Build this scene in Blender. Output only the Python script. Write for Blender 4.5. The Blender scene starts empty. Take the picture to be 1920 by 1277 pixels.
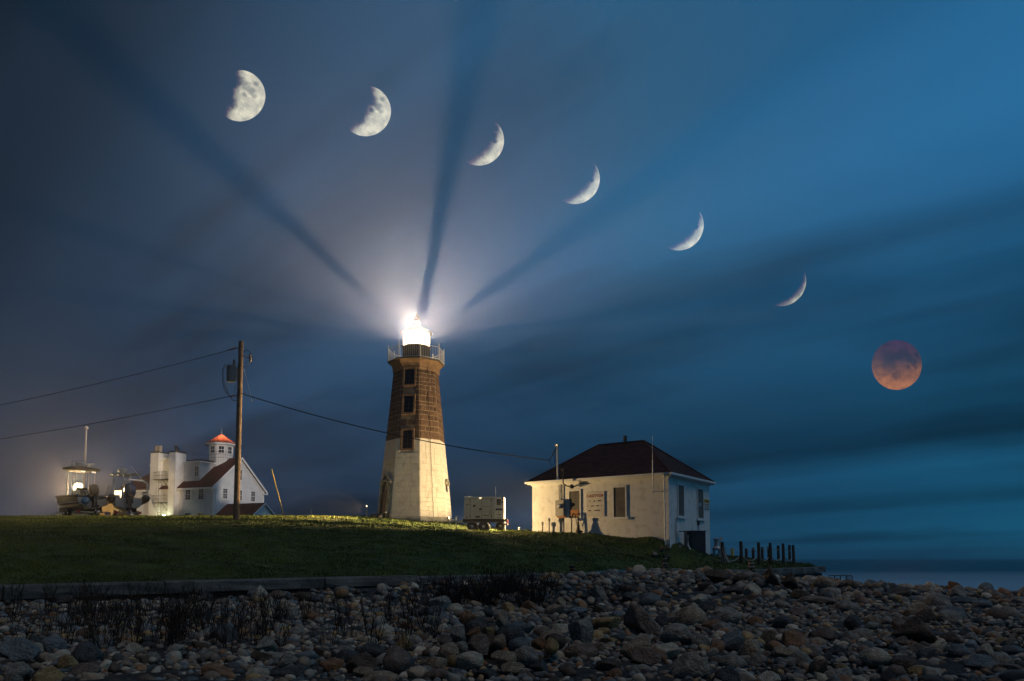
import bpy, bmesh, math, random
import numpy as np
from mathutils import Vector, Matrix, noise
random.seed(7); RNG = np.random.default_rng(7)
PI = math.pi
S = bpy.context.scene
COL = S.collection
# ---------------------------------------------------------------- camera
EYE = 3.0                      # eye height above the sea (m)
F = 1417.0                     # focal length in photo pixels (1920 wide)
PITCH = math.radians(4.3)
PPY = 638.5 + 301
cam = bpy.data.cameras.new('camera'); co = bpy.data.objects.new('camera', cam); COL.objects.link(co)
cam.sensor_width = 36; cam.lens = F/1920*36; cam.shift_y = 301/1920
cam.clip_start = .1; cam.clip_end = 12000
co.location = (0, 0, EYE); co.rotation_euler = (PI/2+PITCH, 0, 0)
S.camera = co
def ray(px, py):
    u = (px-960)/F; v = (PPY-py)/F
    return (u, math.cos(PITCH)-v*math.sin(PITCH), math.sin(PITCH)+v*math.cos(PITCH))
def at(px, py, Y):             # where a photo point lies at distance Y
    r = ray(px, py); k = Y/r[1]
    return Vector((r[0]*k, Y, EYE+r[2]*k))
def proj(x, y, z):
    z -= EYE; fw = y*math.cos(PITCH)+z*math.sin(PITCH); up = -y*math.sin(PITCH)+z*math.cos(PITCH)
    return (960+F*x/fw, PPY-F*up/fw)
S.view_settings.view_transform = 'Standard'; S.view_settings.look = 'None'
S.view_settings.gamma = 1; S.view_settings.exposure = 0; S.view_settings.use_curve_mapping = False
S.render.engine = 'CYCLES'
S.cycles.use_denoising = True; S.cycles.max_bounces = 6; S.cycles.diffuse_bounces = 2
S.cycles.volume_bounces = 0; S.cycles.transparent_max_bounces = 12
S.cycles.sample_clamp_indirect = 4
# ---------------------------------------------------------------- world: twilight sky with wind-drawn cloud
W = bpy.data.worlds.new('World'); S.world = W; W.use_nodes = True
nt = W.node_tree; N = nt.nodes; Lk = nt.links
N.clear()
def nd(t, **k):
    n = N.new(t)
    for a, b in k.items(): setattr(n, a, b)
    return n
def mth(op, a, b=None, c=None, clamp=False):
    n = nd('ShaderNodeMath', operation=op, use_clamp=clamp)
    for i, v in enumerate((a, b, c)):
        if v is None: continue
        if isinstance(v, (int, float)): n.inputs[i].default_value = v
        else: Lk.new(v, n.inputs[i])
    return n.outputs[0]
def mixc(f, a, b, bt='MIX'):
    n = nd('ShaderNodeMix', data_type='RGBA', blend_type=bt)
    for s, v in ((0, f), (6, a), (7, b)):
        if isinstance(v, (int, float)): n.inputs[s].default_value = v
        elif isinstance(v, tuple): n.inputs[s].default_value = (*v, 1)
        else: Lk.new(v, n.inputs[s])
    return n.outputs[2]
def ramp(v, pts, interp='LINEAR'):
    n = nd('ShaderNodeValToRGB'); cr = n.color_ramp; cr.interpolation = interp
    while len(cr.elements) < len(pts): cr.elements.new(.5)
    for e, (p, c) in zip(cr.elements, pts):
        e.position = p; e.color = (*c, 1) if isinstance(c, tuple) else (c, c, c, 1)
    Lk.new(v, n.inputs[0]); return n.outputs[0]
tc = nd('ShaderNodeTexCoord'); sp = nd('ShaderNodeSeparateXYZ'); Lk.new(tc.outputs['Generated'], sp.inputs[0])
dx, dy, dz = sp.outputs
azi = mth('ARCTAN2', dx, dy)                                   # 0 ahead, + to the right
azn = mth('MULTIPLY_ADD', azi, 1/(2*PI), .5)
hor = ramp(azn, [(0.0, (.016, .060, .12)), (.36, (.010, .024, .045)), (.43, (.024, .040, .078)), (.50, (.014, .040, .085)), (.56, (.006, .058, .118)), (.60, (.006, .085, .16)), (.64, (.006, .100, .190)), (.74, (.012, .17, .31)), (.86, (.012, .13, .25)), (1.0, (.016, .060, .12))])
top = ramp(azn, [(0.0, (.022, .080, .19)), (.36, (.005, .018, .036)), (.42, (.009, .032, .068)), (.48, (.024, .080, .165)), (.53, (.020, .105, .22)), (.60, (.016, .118, .268)), (.72, (.016, .20, .41)), (.86, (.016, .15, .32)), (1.0, (.022, .080, .19))])
elev = mth('ARCSINE', dz)
ef = mth('MULTIPLY', elev, 1/math.radians(24), clamp=True)
base = mixc(ef, hor, top)
# clouds on a high plane, drawn out along one wind direction
zc = mth('ADD', mth('MAXIMUM', dz, 0.0), .10)
ux = mth('DIVIDE', dx, zc); uy = mth('DIVIDE', dy, zc)
WA = math.radians(-46.5)
su, cu = math.sin(WA), math.cos(WA)
along = mth('ADD', mth('MULTIPLY', ux, su), mth('MULTIPLY', uy, cu))
across = mth('ADD', mth('MULTIPLY', ux, cu), mth('MULTIPLY', uy, -su))
def cloud(sa, sc, off, detail, rough=.5):
    cb = nd('ShaderNodeCombineXYZ')
    Lk.new(mth('MULTIPLY', along, sa), cb.inputs[0]); Lk.new(mth('MULTIPLY', across, sc), cb.inputs[1]); cb.inputs[2].default_value = off
    n = nd('ShaderNodeTexNoise'); n.inputs['Scale'].default_value = 1; n.inputs['Detail'].default_value = detail
    n.inputs['Roughness'].default_value = rough
    Lk.new(cb.outputs[0], n.inputs['Vector']); return n.outputs[0]
c1 = cloud(.16, .95, 3.3, 2.0)
_ac = across; across = mth('LOGARITHM', mth('MAXIMUM', mth('ADD', _ac, 1.6), .2), math.e)
c2 = cloud(.30, 8.5, 8.1, 3.5, .55); c3 = cloud(.75, 4.2, 1.7, 3.0, .5)
across = _ac
cm = mth('ADD', mth('ADD', mth('MULTIPLY', c1, .34), mth('MULTIPLY', c2, .30)), mth('MULTIPLY', c3, .36))
fac = ramp(cm, [(.38, .48), (.46, .82), (.54, 1.12), (.63, 1.7)], 'B_SPLINE')
wob = mth('MULTIPLY_ADD', mth('SUBTRACT', c1, .5), .5, across)
prof = ramp(mth('DIVIDE', wob, 8.0, clamp=True), [(p/8, v) for p, v in ((0, .55), (.36, .62), (.64, .98), (.85, 1.02), (1.02, .90), (1.2, .92), (1.40, 1.12), (1.57, 1.20), (1.76, 1.08), (2.0, .82), (2.5, .80), (3.1, .64), (3.8, .46), (4.3, .72), (4.7, .98), (5.2, .90), (5.7, .66), (6.3, .95), (7.5, 1.15))], 'EASE')
fac = mixc(1.0, prof, fac, 'MULTIPLY')
skyc = mixc(1.0, base, fac, 'MULTIPLY')
below = mth('MULTIPLY_ADD', dz, 12.0, 1.0, clamp=True)
skyc = mixc(below, (.006, .016, .028), skyc)
ns = nd('ShaderNodeTexSky', sky_type='NISHITA', sun_disc=False)
ns.sun_elevation = math.radians(-4); ns.sun_rotation = math.radians(-140); ns.altitude = 0
bg = nd('ShaderNodeBackground'); bg.inputs[1].default_value = 1.0; Lk.new(skyc, bg.inputs[0])
bg2 = nd('ShaderNodeBackground'); bg2.inputs[1].default_value = .05; Lk.new(ns.outputs[0], bg2.inputs[0])
ad = nd('ShaderNodeAddShader'); Lk.new(bg.outputs[0], ad.inputs[0]); Lk.new(bg2.outputs[0], ad.inputs[1])
wo = nd('ShaderNodeOutputWorld'); Lk.new(ad.outputs[0], wo.inputs[0])
# last light behind the camera, very weak and soft
sl = bpy.data.lights.new('twilight', 'SUN'); sl.energy = .31; sl.angle = math.radians(25); sl.color = (1, .80, .60)
so = bpy.data.objects.new('twilight', sl); COL.objects.link(so)
so.rotation_euler = Vector((-.34, .32, -.88)).to_track_quat('-Z', 'Y').to_euler()

# ---------------------------------------------------------------- helpers
def mat(name, col, rough=.8, col2=None, scale=6.0, bump=0.0, bscale=None, metal=0.0, detail=6, spec=.3, lo=.35, hi=.65, emit=None):
    m = bpy.data.materials.new(name); m.use_nodes = True
    t = m.node_tree; b = t.nodes['Principled BSDF']
    b.inputs['Roughness'].default_value = rough; b.inputs['Metallic'].default_value = metal
    b.inputs['Specular IOR Level'].default_value = spec
    b.inputs['Base Color'].default_value = (*col, 1)
    tcn = t.nodes.new('ShaderNodeTexCoord')
    if col2 is not None:
        n = t.nodes.new('ShaderNodeTexNoise'); n.inputs['Scale'].default_value = scale; n.inputs['Detail'].default_value = detail
        n.inputs['Roughness'].default_value = .65
        t.links.new(tcn.outputs['Object'], n.inputs['Vector'])
        r = t.nodes.new('ShaderNodeValToRGB'); r.color_ramp.elements[0].position = lo; r.color_ramp.elements[1].position = hi
        r.color_ramp.elements[0].color = (*col, 1); r.color_ramp.elements[1].color = (*col2, 1)
        t.links.new(n.outputs[0], r.inputs[0]); t.links.new(r.outputs[0], b.inputs['Base Color'])
    if bump:
        n = t.nodes.new('ShaderNodeTexNoise'); n.inputs['Scale'].default_value = bscale or scale*4; n.inputs['Detail'].default_value = 6
        t.links.new(tcn.outputs['Object'], n.inputs['Vector'])
        bp = t.nodes.new('ShaderNodeBump'); bp.inputs['Strength'].default_value = bump; bp.inputs['Distance'].default_value = .05
        t.links.new(n.outputs[0], bp.inputs['Height']); t.links.new(bp.outputs[0], b.inputs['Normal'])
    if emit:
        b.inputs['Emission Color'].default_value = (*emit[0], 1); b.inputs['Emission Strength'].default_value = emit[1]
    return m
M = {}
M['white_paint'] = mat('white_paint', (.62, .62, .60), .6, (.78, .78, .76), 1.2, .1)
M['clapboard'] = mat('clapboard', (.60, .60, .60), .55, (.74, .74, .74), .9, .05)
M['trim'] = mat('trim', (.74, .74, .72), .5)
M['stucco'] = mat('stucco', (.50, .48, .44), .9, (.76, .75, .72), 2.6, .6, 30, lo=.25, hi=.50)
M['roof_red'] = mat('roof_red', (.050, .010, .010), .85, (.085, .018, .016), 3, .4, 25)
M['roof_fog'] = mat('roof_fog', (.045, .016, .012), .9, (.09, .032, .022), 3, .5, 22)
M['cupola_roof'] = mat('cupola_roof', (.30, .055, .02), .6, (.42, .09, .035), 2)
M['stone_brown'] = mat('stone_brown', (.060, .036, .022), .9, (.17, .105, .066), 2.3, .8, 9, lo=.3, hi=.7)
M['mortar_brown'] = mat('mortar_brown', (.20, .145, .095), .9, (.36, .27, .18), 3, .3)
M['render_brown'] = mat('render_brown', (.17, .10, .055), .85, (.29, .19, .11), 3, .4)
M['tower_white'] = mat('tower_white', (.42, .38, .30), .85, (.66, .61, .51), 1.5, .4, 10, lo=.22, hi=.5)
M['plinth'] = mat('plinth', (.20, .20, .13), .9, (.50, .46, .37), 2.0, .5, 12, lo=.35, hi=.6)
M['glass_dark'] = mat('glass_dark', (.012, .014, .018), .12, spec=.6)
M['sash_dark'] = mat('sash_dark', (.07, .065, .06), .6)
M['glass_tower'] = mat('glass_tower', (.012, .012, .012), .35, spec=.25)
M['door_wood'] = mat('door_wood', (.055, .022, .014), .7, (.08, .035, .02), 5)
M['iron'] = mat('iron', (.03, .03, .03), .6, (.05, .045, .04), 8)
M['deck_iron'] = mat('deck_iron', (.10, .075, .05), .7, (.17, .13, .09), 4)
M['rail_white'] = mat('rail_white', (.62, .60, .56), .5)
M['galv'] = mat('galv', (.36, .37, .38), .45, (.46, .47, .48), 8, metal=.4)
M['alu'] = mat('alu', (.62, .62, .62), .3, metal=.8)
M['pole_wood'] = mat('pole_wood', (.10, .065, .042), .9, (.22, .15, .10), 5, .6, 14)
M['post_wood'] = mat('post_wood', (.055, .035, .022), .9, (.12, .075, .045), 9, .5)
M['cable'] = mat('cable', (.02, .02, .022), .6)
M['rope'] = mat('rope', (.34, .33, .30), .9)
M['trans_grey'] = mat('trans_grey', (.14, .16, .17), .5, (.18, .20, .21), 4)
M['ceramic'] = mat('ceramic', (.07, .03, .02), .3)
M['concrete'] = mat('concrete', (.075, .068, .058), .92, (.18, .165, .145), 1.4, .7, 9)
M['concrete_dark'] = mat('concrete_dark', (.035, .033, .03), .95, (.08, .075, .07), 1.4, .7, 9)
M['shutter'] = mat('shutter', (.10, .092, .080), .8, (.145, .135, .12), 2.5, .1)
M['sign_board'] = mat('sign_board', (.55, .53, .48), .6, (.62, .60, .55), 3)
M['sign_red'] = mat('sign_red', (.30, .03, .03), .6)
M['ink'] = mat('ink', (.02, .02, .022), .7)
M['sign_yellow'] = mat('sign_yellow', (.60, .38, .03), .5)
M['rust_board'] = mat('rust_board', (.40, .20, .08), .8, (.30, .12, .05), 6)
M['meter'] = mat('meter', (.26, .25, .23), .5, (.32, .31, .29), 5)
M['chimney_metal'] = mat('chimney_metal', (.30, .25, .20), .5, (.38, .32, .26), 8, metal=.3)
M['gen_body'] = mat('gen_body', (.50, .47, .43), .5, (.58, .55, .51), 1.3)
M['black'] = mat('black', (.015, .015, .016), .6)
M['rubber'] = mat('rubber', (.018, .018, .018), .85)
M['rim'] = mat('rim', (.55, .55, .56), .35, metal=.6)
M['red_lamp'] = mat('red_lamp', (.45, .02, .015), .3)
M['hull_grey'] = mat('hull_grey', (.10, .085, .08), .5, (.13, .11, .10), 1.5)
M['hull_white'] = mat('hull_white', (.50, .49, .45), .35, (.60, .58, .54), 1.2)
M['hull_navy'] = mat('hull_navy', (.02, .025, .04), .45)
M['tube_rubber'] = mat('tube_rubber', (.025, .026, .032), .5)
M['cowl_dark'] = mat('cowl_dark', (.010, .012, .018), .4, spec=.3)
M['cowl_blue'] = mat('cowl_blue', (.03, .06, .12), .25, spec=.5)
M['buoy_blue'] = mat('buoy_blue', (.08, .22, .38), .5)
M['seat'] = mat('seat', (.05, .055, .06), .7)
M['canvas'] = mat('canvas', (.12, .12, .13), .7)
M['ochre_wall'] = mat('ochre_wall', (.20, .14, .065), .8, (.25, .18, .08), 1)
M['stake_yellow'] = mat('stake_yellow', (.70, .48, .08), .6)
M['shed_dark'] = mat('shed_dark', (.022, .026, .034), .7, (.032, .036, .045), 4)
M['weed'] = mat('weed', (.018, .012, .010), .9, (.035, .023, .017), 5)
M['straw'] = mat('straw', (.16, .12, .07), .9)
M['flag_pole'] = mat('flag_pole', (.45, .40, .32), .5)

class MB:
    """collects simple solids for one mesh"""
    def __init__(s): s.v = []; s.f = []
    def add(s, vs, fs):
        o = len(s.v); s.v += [tuple(v) for v in vs]; s.f += [tuple(i+o for i in f) for f in fs]; return s
    def box(s, x0, y0, z0, x1, y1, z1, m=None):
        vs = [Vector((x, y, z)) for z in (z0, z1) for (x, y) in ((x0, y0), (x1, y0), (x1, y1), (x0, y1))]
        if m is not None: vs = [m @ v for v in vs]
        return s.add(vs, [(3, 2, 1, 0), (4, 5, 6, 7), (0, 1, 5, 4), (1, 2, 6, 5), (2, 3, 7, 6), (3, 0, 4, 7)])
    def tube(s, pts, r, n=6, cap=True):
        pts = [Vector(p) for p in pts]; rings = []
        up = Vector((0, 0, 1))
        for i, p in enumerate(pts):
            d = (pts[min(i+1, len(pts)-1)]-pts[max(i-1, 0)]).normalized()
            a = d.cross(up)
            if a.length < .05: a = d.cross(Vector((0, 1, 0)))
            a.normalize(); b = d.cross(a); rr = r[i] if isinstance(r, (list, tuple)) else r
            rings.append([p+(a*math.cos(2*PI*k/n)+b*math.sin(2*PI*k/n))*rr for k in range(n)])
        vs = [v for q in rings for v in q]; fs = []
        for i in range(len(pts)-1):
            for k in range(n):
                k2 = (k+1) % n
                fs.append((i*n+k2, i*n+k, (i+1)*n+k, (i+1)*n+k2))
        if cap: fs.append(tuple(range(n))); fs.append(tuple((len(pts)-1)*n+k for k in reversed(range(n))))
        return s.add(vs, fs)
    def lathe(s, prof, n=16, c=(0, 0, 0), rot=0.0, m=None, arc=None):
        """prof: list of (r,z), revolved round z at c"""
        vs = []; fs = []
        for r, z in prof:
            for k in range(n):
                a = rot+2*PI*k/n; vs.append(Vector((c[0]+r*math.cos(a), c[1]+r*math.sin(a), c[2]+z)))
        if m is not None: vs = [m @ v for v in vs]
        for i in range(len(prof)-1):
            for k in range(n):
                k2 = (k+1) % n; fs.append((i*n+k, i*n+k2, (i+1)*n+k2, (i+1)*n+k))
        fs.append(tuple(reversed(range(n)))); fs.append(tuple((len(prof)-1)*n+k for k in range(n)))
        return s.add(vs, fs)
    def poly(s, pts, thick, nrm):
        """flat polygon with thickness along nrm"""
        nrm = Vector(nrm); n = len(pts); a = [Vector(p) for p in pts]; b = [p+nrm*thick for p in a]
        return s.add(a+b, [tuple(reversed(range(n))), tuple(range(n, 2*n))]+[(i, (i+1) % n, n+(i+1) % n, n+i) for i in range(n)])
    def build(s, name, m, parent=None, smooth=False, **props):
        me = bpy.data.meshes.new(name); me.from_pydata(s.v, [], s.f); me.validate(); me.update()
        bm = bmesh.new(); bm.from_mesh(me); bmesh.ops.recalc_face_normals(bm, faces=bm.faces); bm.to_mesh(me); bm.free()
        if m is not None: me.materials.append(m if not isinstance(m, str) else M[m])
        if smooth:
            me.polygons.foreach_set('use_smooth', [True]*len(me.polygons))
        o = bpy.data.objects.new(name, me); COL.objects.link(o)
        if parent: o.parent = parent
        for k, v in props.items(): o[k] = v
        return o
def tag(o, label, cat, group=None):
    o['label'] = label; o['category'] = cat
    if group: o['group'] = group
    return o
def thing(name, label, cat, loc=(0, 0, 0), rz=0.0, group=None):
    o = bpy.data.objects.new(name, None); COL.objects.link(o); o.empty_display_size = .2
    o.location = loc; o.rotation_euler = (0, 0, rz)
    return tag(o, label, cat, group)
def sag(a, b, d, n=16):
    a = Vector(a); b = Vector(b)
    return [a.lerp(b, i/n)-Vector((0, 0, d*4*(i/n)*(1-i/n))) for i in range(n+1)]
def smooth_deg(o, deg=35):
    me = o.data; me.polygons.foreach_set('use_smooth', [True]*len(me.polygons))
    try: me.set_sharp_from_angle(angle=math.radians(deg))
    except Exception: pass
def np_mesh(name, V, Fc, m, smooth=True, col=None):
    """V (n,3), Fc (f,k) all faces with k corners"""
    me = bpy.data.meshes.new(name); nf, k = Fc.shape
    me.vertices.add(len(V)); me.vertices.foreach_set('co', V.astype(np.float32).ravel())
    me.loops.add(nf*k); me.loops.foreach_set('vertex_index', Fc.astype(np.int32).ravel())
    me.polygons.add(nf); me.polygons.foreach_set('loop_start', np.arange(nf, dtype=np.int32)*k)
    me.polygons.foreach_set('loop_total', np.full(nf, k, dtype=np.int32))
    if smooth: me.polygons.foreach_set('use_smooth', np.ones(nf, dtype=bool))
    me.update(calc_edges=True)
    if col is not None:
        a = me.color_attributes.new('tint', 'FLOAT_COLOR', 'POINT'); a.data.foreach_set('color', np.c_[col, np.ones(len(col))].astype(np.float32).ravel())
    me.materials.append(m); o = bpy.data.objects.new(name, me); COL.objects.link(o); return o
# thin plate spline surface through known ground points
class TPS:
    def __init__(s, P, lam=.0):
        P = np.array(P, float); s.P = P[:, :2]; n = len(P)
        K = s.k(s.P, s.P)+lam*np.eye(n); A = np.zeros((n+3, n+3)); A[:n, :n] = K
        A[:n, n] = 1; A[:n, n+1:] = s.P; A[n, :n] = 1; A[n+1:, :n] = s.P.T
        s.w = np.linalg.solve(A, np.r_[P[:, 2], 0, 0, 0])
    def k(s, a, b):
        d = np.linalg.norm(a[:, None]-b[None], axis=2); return np.where(d > 1e-9, d*d*np.log(d+1e-12), 0)
    def __call__(s, X, Y):
        X = np.asarray(X, float); q = np.c_[X.ravel(), np.asarray(Y, float).ravel()]
        out = s.k(q, s.P) @ s.w[:-3]+s.w[-3]+q @ s.w[-2:]
        return out.reshape(X.shape)
WALL = [(-60, -43), (-16, 6.6), (-9.45, 14.02), (-7.53, 16.25), (-4.88, 19.32), (1.73, 24.64), (10.05, 32.49), (18.23, 44.69)]
WX = np.array([p[0] for p in WALL], float); WY = np.array([p[1] for p in WALL], float)
def ywall(x): return np.interp(x, WX, WY)
LP = [(px, py, Y) for px, py, Y in [
    (0, 992, 24), (300, 993, 27), (600, 993, 32), (850, 996, 40), (0, 1045, 17.8), (300, 1043, 20.5), (600, 1040, 24), (850, 1030, 28), (1060, 1035, 29),
    (443, 975, 40), (0, 976, 40), (0, 969, 54), (-500, 972, 50), (300, 969, 58), (560, 971, 58), (720, 970, 54), (787, 977, 52.3), (853, 982, 53),
    (900, 997, 46), (960, 998, 46), (998, 997, 39.7), (1127, 1002, 37.4), (1248, 1015, 35.4), (1190, 1010, 36.2), (1258, 1041, 35.0), (1000, 1030, 31), (1200, 1050, 30),
    (1330, 1045, 38.5), (1389, 1057, 36), (1487, 1057.5, 43), (1399, 1048, 48), (1500, 1060, 48), (1354, 1056, 35.5)]]
lpts = [tuple(at(*p)) for p in LP]
for wx in (-30, -20, -12, -9.45, -7.53, -4.88, -1.6, 1.73, 6, 10.05, 14, 18.23): lpts.append((wx, float(ywall(wx))+.15, 2.47))
lpts += [(18.3, 60, 2.45), (18.3, 80, 2.4), (8, 62, 3.6), (-12, 76, 5.9), (-35, 92, 6.6), (-60, 100, 6.0), (-60, 60, 6.3), (-50, 30, 4.6), (-30, 120, 6), (10, 110, 2.5)]
lawn_z = TPS(lpts, .02)
bpts = [tuple(at(*p)) for p in [(0, 1132, 13.6), (300, 1127, 15.9), (600, 1108, 19.0), (830, 1096, 21), (1060, 1082, 24.3), (1250, 1074, 28), (1400, 1089, 31.5), (1465, 1095, 36), (1530, 1101, 43), (1920, 1118, 24), (1700, 1108, 31), (2100, 1126, 22),
    (0, 1200, 9.5), (600, 1180, 11), (1100, 1150, 15), (1500, 1150, 14), (1250, 1100, 20), (1900, 1180, 11), (1900, 1140, 16), (960, 1270, 7), (0, 1270, 7), (1900, 1270, 7), (900, 1215, 8.8)]]
bpts += [(0, -6, 1.6), (-20, -10, 1.8), (20, -6, 1.5), (40, 40, -1.0), (24, 46, .4), (30, 60, -2), (60, 20, -1), (18, 60, -.5), (-14, 7, 2.1)]
beach_z = TPS(bpts, .02)
def lz(x, y): return float(lawn_z(np.array([x]), np.array([y]))[0])
def bz(x, y): return float(beach_z(np.array([x]), np.array([y]))[0])
# ---------------------------------------------------------------- setting: sea, beach, lawn
def sea():
    m = bpy.data.materials.new('sea_water'); m.use_nodes = True; t = m.node_tree; b = t.nodes['Principled BSDF']
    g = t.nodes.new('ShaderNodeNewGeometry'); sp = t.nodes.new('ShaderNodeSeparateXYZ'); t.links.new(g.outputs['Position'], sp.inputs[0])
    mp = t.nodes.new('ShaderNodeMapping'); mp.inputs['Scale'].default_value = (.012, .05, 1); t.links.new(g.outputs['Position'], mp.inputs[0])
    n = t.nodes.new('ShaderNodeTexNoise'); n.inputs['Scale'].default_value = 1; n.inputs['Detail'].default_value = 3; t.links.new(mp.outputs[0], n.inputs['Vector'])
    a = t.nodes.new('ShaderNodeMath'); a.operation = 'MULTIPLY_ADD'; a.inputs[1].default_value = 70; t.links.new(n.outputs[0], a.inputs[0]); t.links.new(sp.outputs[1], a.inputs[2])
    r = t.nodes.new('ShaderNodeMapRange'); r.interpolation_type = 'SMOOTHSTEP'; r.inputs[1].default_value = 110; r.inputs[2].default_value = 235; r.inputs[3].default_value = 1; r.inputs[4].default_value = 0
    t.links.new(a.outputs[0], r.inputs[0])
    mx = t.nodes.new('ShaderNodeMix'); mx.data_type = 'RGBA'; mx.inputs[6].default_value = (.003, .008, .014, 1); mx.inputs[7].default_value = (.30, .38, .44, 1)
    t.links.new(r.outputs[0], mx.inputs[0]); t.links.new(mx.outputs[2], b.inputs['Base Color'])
    b.inputs['Roughness'].default_value = .32; b.inputs['IOR'].default_value = 1.33
    n2 = t.nodes.new('ShaderNodeTexNoise'); n2.inputs['Scale'].default_value = .35; n2.inputs['Detail'].default_value = 5; t.links.new(g.outputs['Position'], n2.inputs['Vector'])
    bp = t.nodes.new('ShaderNodeBump'); bp.inputs['Strength'].default_value = .55; bp.inputs['Distance'].default_value = .6; t.links.new(n2.outputs[0], bp.inputs['Height']); t.links.new(bp.outputs[0], b.inputs['Normal'])
    s = MB(); s.add([(-1500, -150, 0), (1500, -150, 0), (1500, 1600, 0), (-1500, 1600, 0)], [(0, 1, 2, 3)])
    s.build('sea', m, kind='structure')
sea()
def grid(name, X, Y, Z, m):
    ny, nx = X.shape; V = np.c_[X.ravel(), Y.ravel(), Z.ravel()]
    i = np.arange(ny*nx).reshape(ny, nx); Fc = np.stack([i[:-1, :-1], i[:-1, 1:], i[1:, 1:], i[1:, :-1]], -1).reshape(-1, 4)
    return np_mesh(name, V, Fc, m)
def vnoise(X, Y, sc, seed=0.0, det=3):
    return np.array([noise.fractal(Vector((x*sc, y*sc, seed)), .6, 2.0, det) for x, y in zip(X.ravel(), Y.ravel())]).reshape(X.shape)
M['shingle'] = mat('shingle_ground', (.018, .016, .014), .95, (.06, .053, .046), 9, 1.0, 22)
bx = np.linspace(-22, 62, 190); by = np.linspace(-8, 78, 190); X, Y = np.meshgrid(bx, by)
Z = beach_z(X, Y)+.06*vnoise(X, Y, .5)
inl = (Y > ywall(X)+.2) & (X < 18.4); Z = np.where(inl, np.minimum(Z, 1.4), Z)
Z = np.maximum(Z, -2.5)
o = grid('beach', X, Y, Z, M['shingle']); o['kind'] = 'structure'
M['turf'] = mat('turf', (.016, .028, .004), .95, (.070, .092, .015), 1.1, .9, 14, detail=8)
lx = np.r_[np.linspace(-90, -34, 24), np.linspace(-33, 18.23, 230)]
tt = np.r_[np.linspace(0, 34, 190), np.linspace(34.6, 100, 70)]
T, X = np.meshgrid(tt, lx, indexing='ij'); Y = ywall(X)+.12+T
Z = lawn_z(X, Y)+(.055*vnoise(X, Y, .55, 2, 4)+.03*vnoise(X, Y, 1.9, 5, 2))*np.clip(T/1.5, 0, 1)
lawn_o = grid('lawn', X, Y, Z, M['turf']); lawn_o['kind'] = 'structure'
# grass blades standing on the lawn
def grass():
    n = 260000
    u = RNG.random(n); Yg = 13+(64-13)*u**1.35
    px = RNG.uniform(-40, 1560, n); Xg = (px-960)/F*Yg
    ok = (Yg > ywall(Xg)+.25) & (Xg < 18); Xg = Xg[ok]; Yg = Yg[ok]; n = len(Xg)
    Zg = np.concatenate([lawn_z(Xg[i:i+20000], Yg[i:i+20000]) for i in range(0, n, 20000)])
    # follow the same small humps as the turf
    Tg = Yg-ywall(Xg)
    Zg += (.055*vnoise(Xg, Yg, .55, 2, 4)+.03*vnoise(Xg, Yg, 1.9, 5, 2))*np.clip(Tg/1.5, 0, 1)-.01
    h = RNG.uniform(.025, .075, n)*(.7+.012*Yg); w = .004+.0007*Yg
    a = RNG.uniform(0, 2*PI, n); cx, sy = np.cos(a)*w, np.sin(a)*w; lxn = RNG.normal(0, .4, n)*h; lyn = RNG.normal(0, .4, n)*h
    V = np.empty((n, 3, 3)); V[:, 0] = np.c_[Xg-cx, Yg-sy, Zg]; V[:, 1] = np.c_[Xg+cx, Yg+sy, Zg]; V[:, 2] = np.c_[Xg+lxn, Yg+lyn, Zg+h]
    pt = vnoise(Xg, Yg, .28, 9, 3); g = np.clip(RNG.random(n)*.6+.25+pt*.9, 0, 1)[:, None]; h *= np.clip(1+1.1*vnoise(Xg, Yg, .9, 4, 2), .45, 2.0); V[:, 2, 2] = Zg+h; c = (1-g)*np.array([.026, .050, .006])+g*np.array([.115, .135, .022])
    m = bpy.data.materials.new('grass_blade'); m.use_nodes = True; t = m.node_tree; b = t.nodes['Principled BSDF']
    at_ = t.nodes.new('ShaderNodeAttribute'); at_.attribute_name = 'tint'; t.links.new(at_.outputs[0], b.inputs['Base Color']); b.inputs['Roughness'].default_value = .8
    b.inputs['Specular IOR Level'].default_value = .2
    o = np_mesh('grass', V.reshape(-1, 3), np.arange(3*n).reshape(n, 3), m, False, np.repeat(c, 3, axis=0)); o['kind'] = 'stuff'
    o['label'] = 'short mown grass over the dark lawn'; o['category'] = 'grass'
grass()
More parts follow.
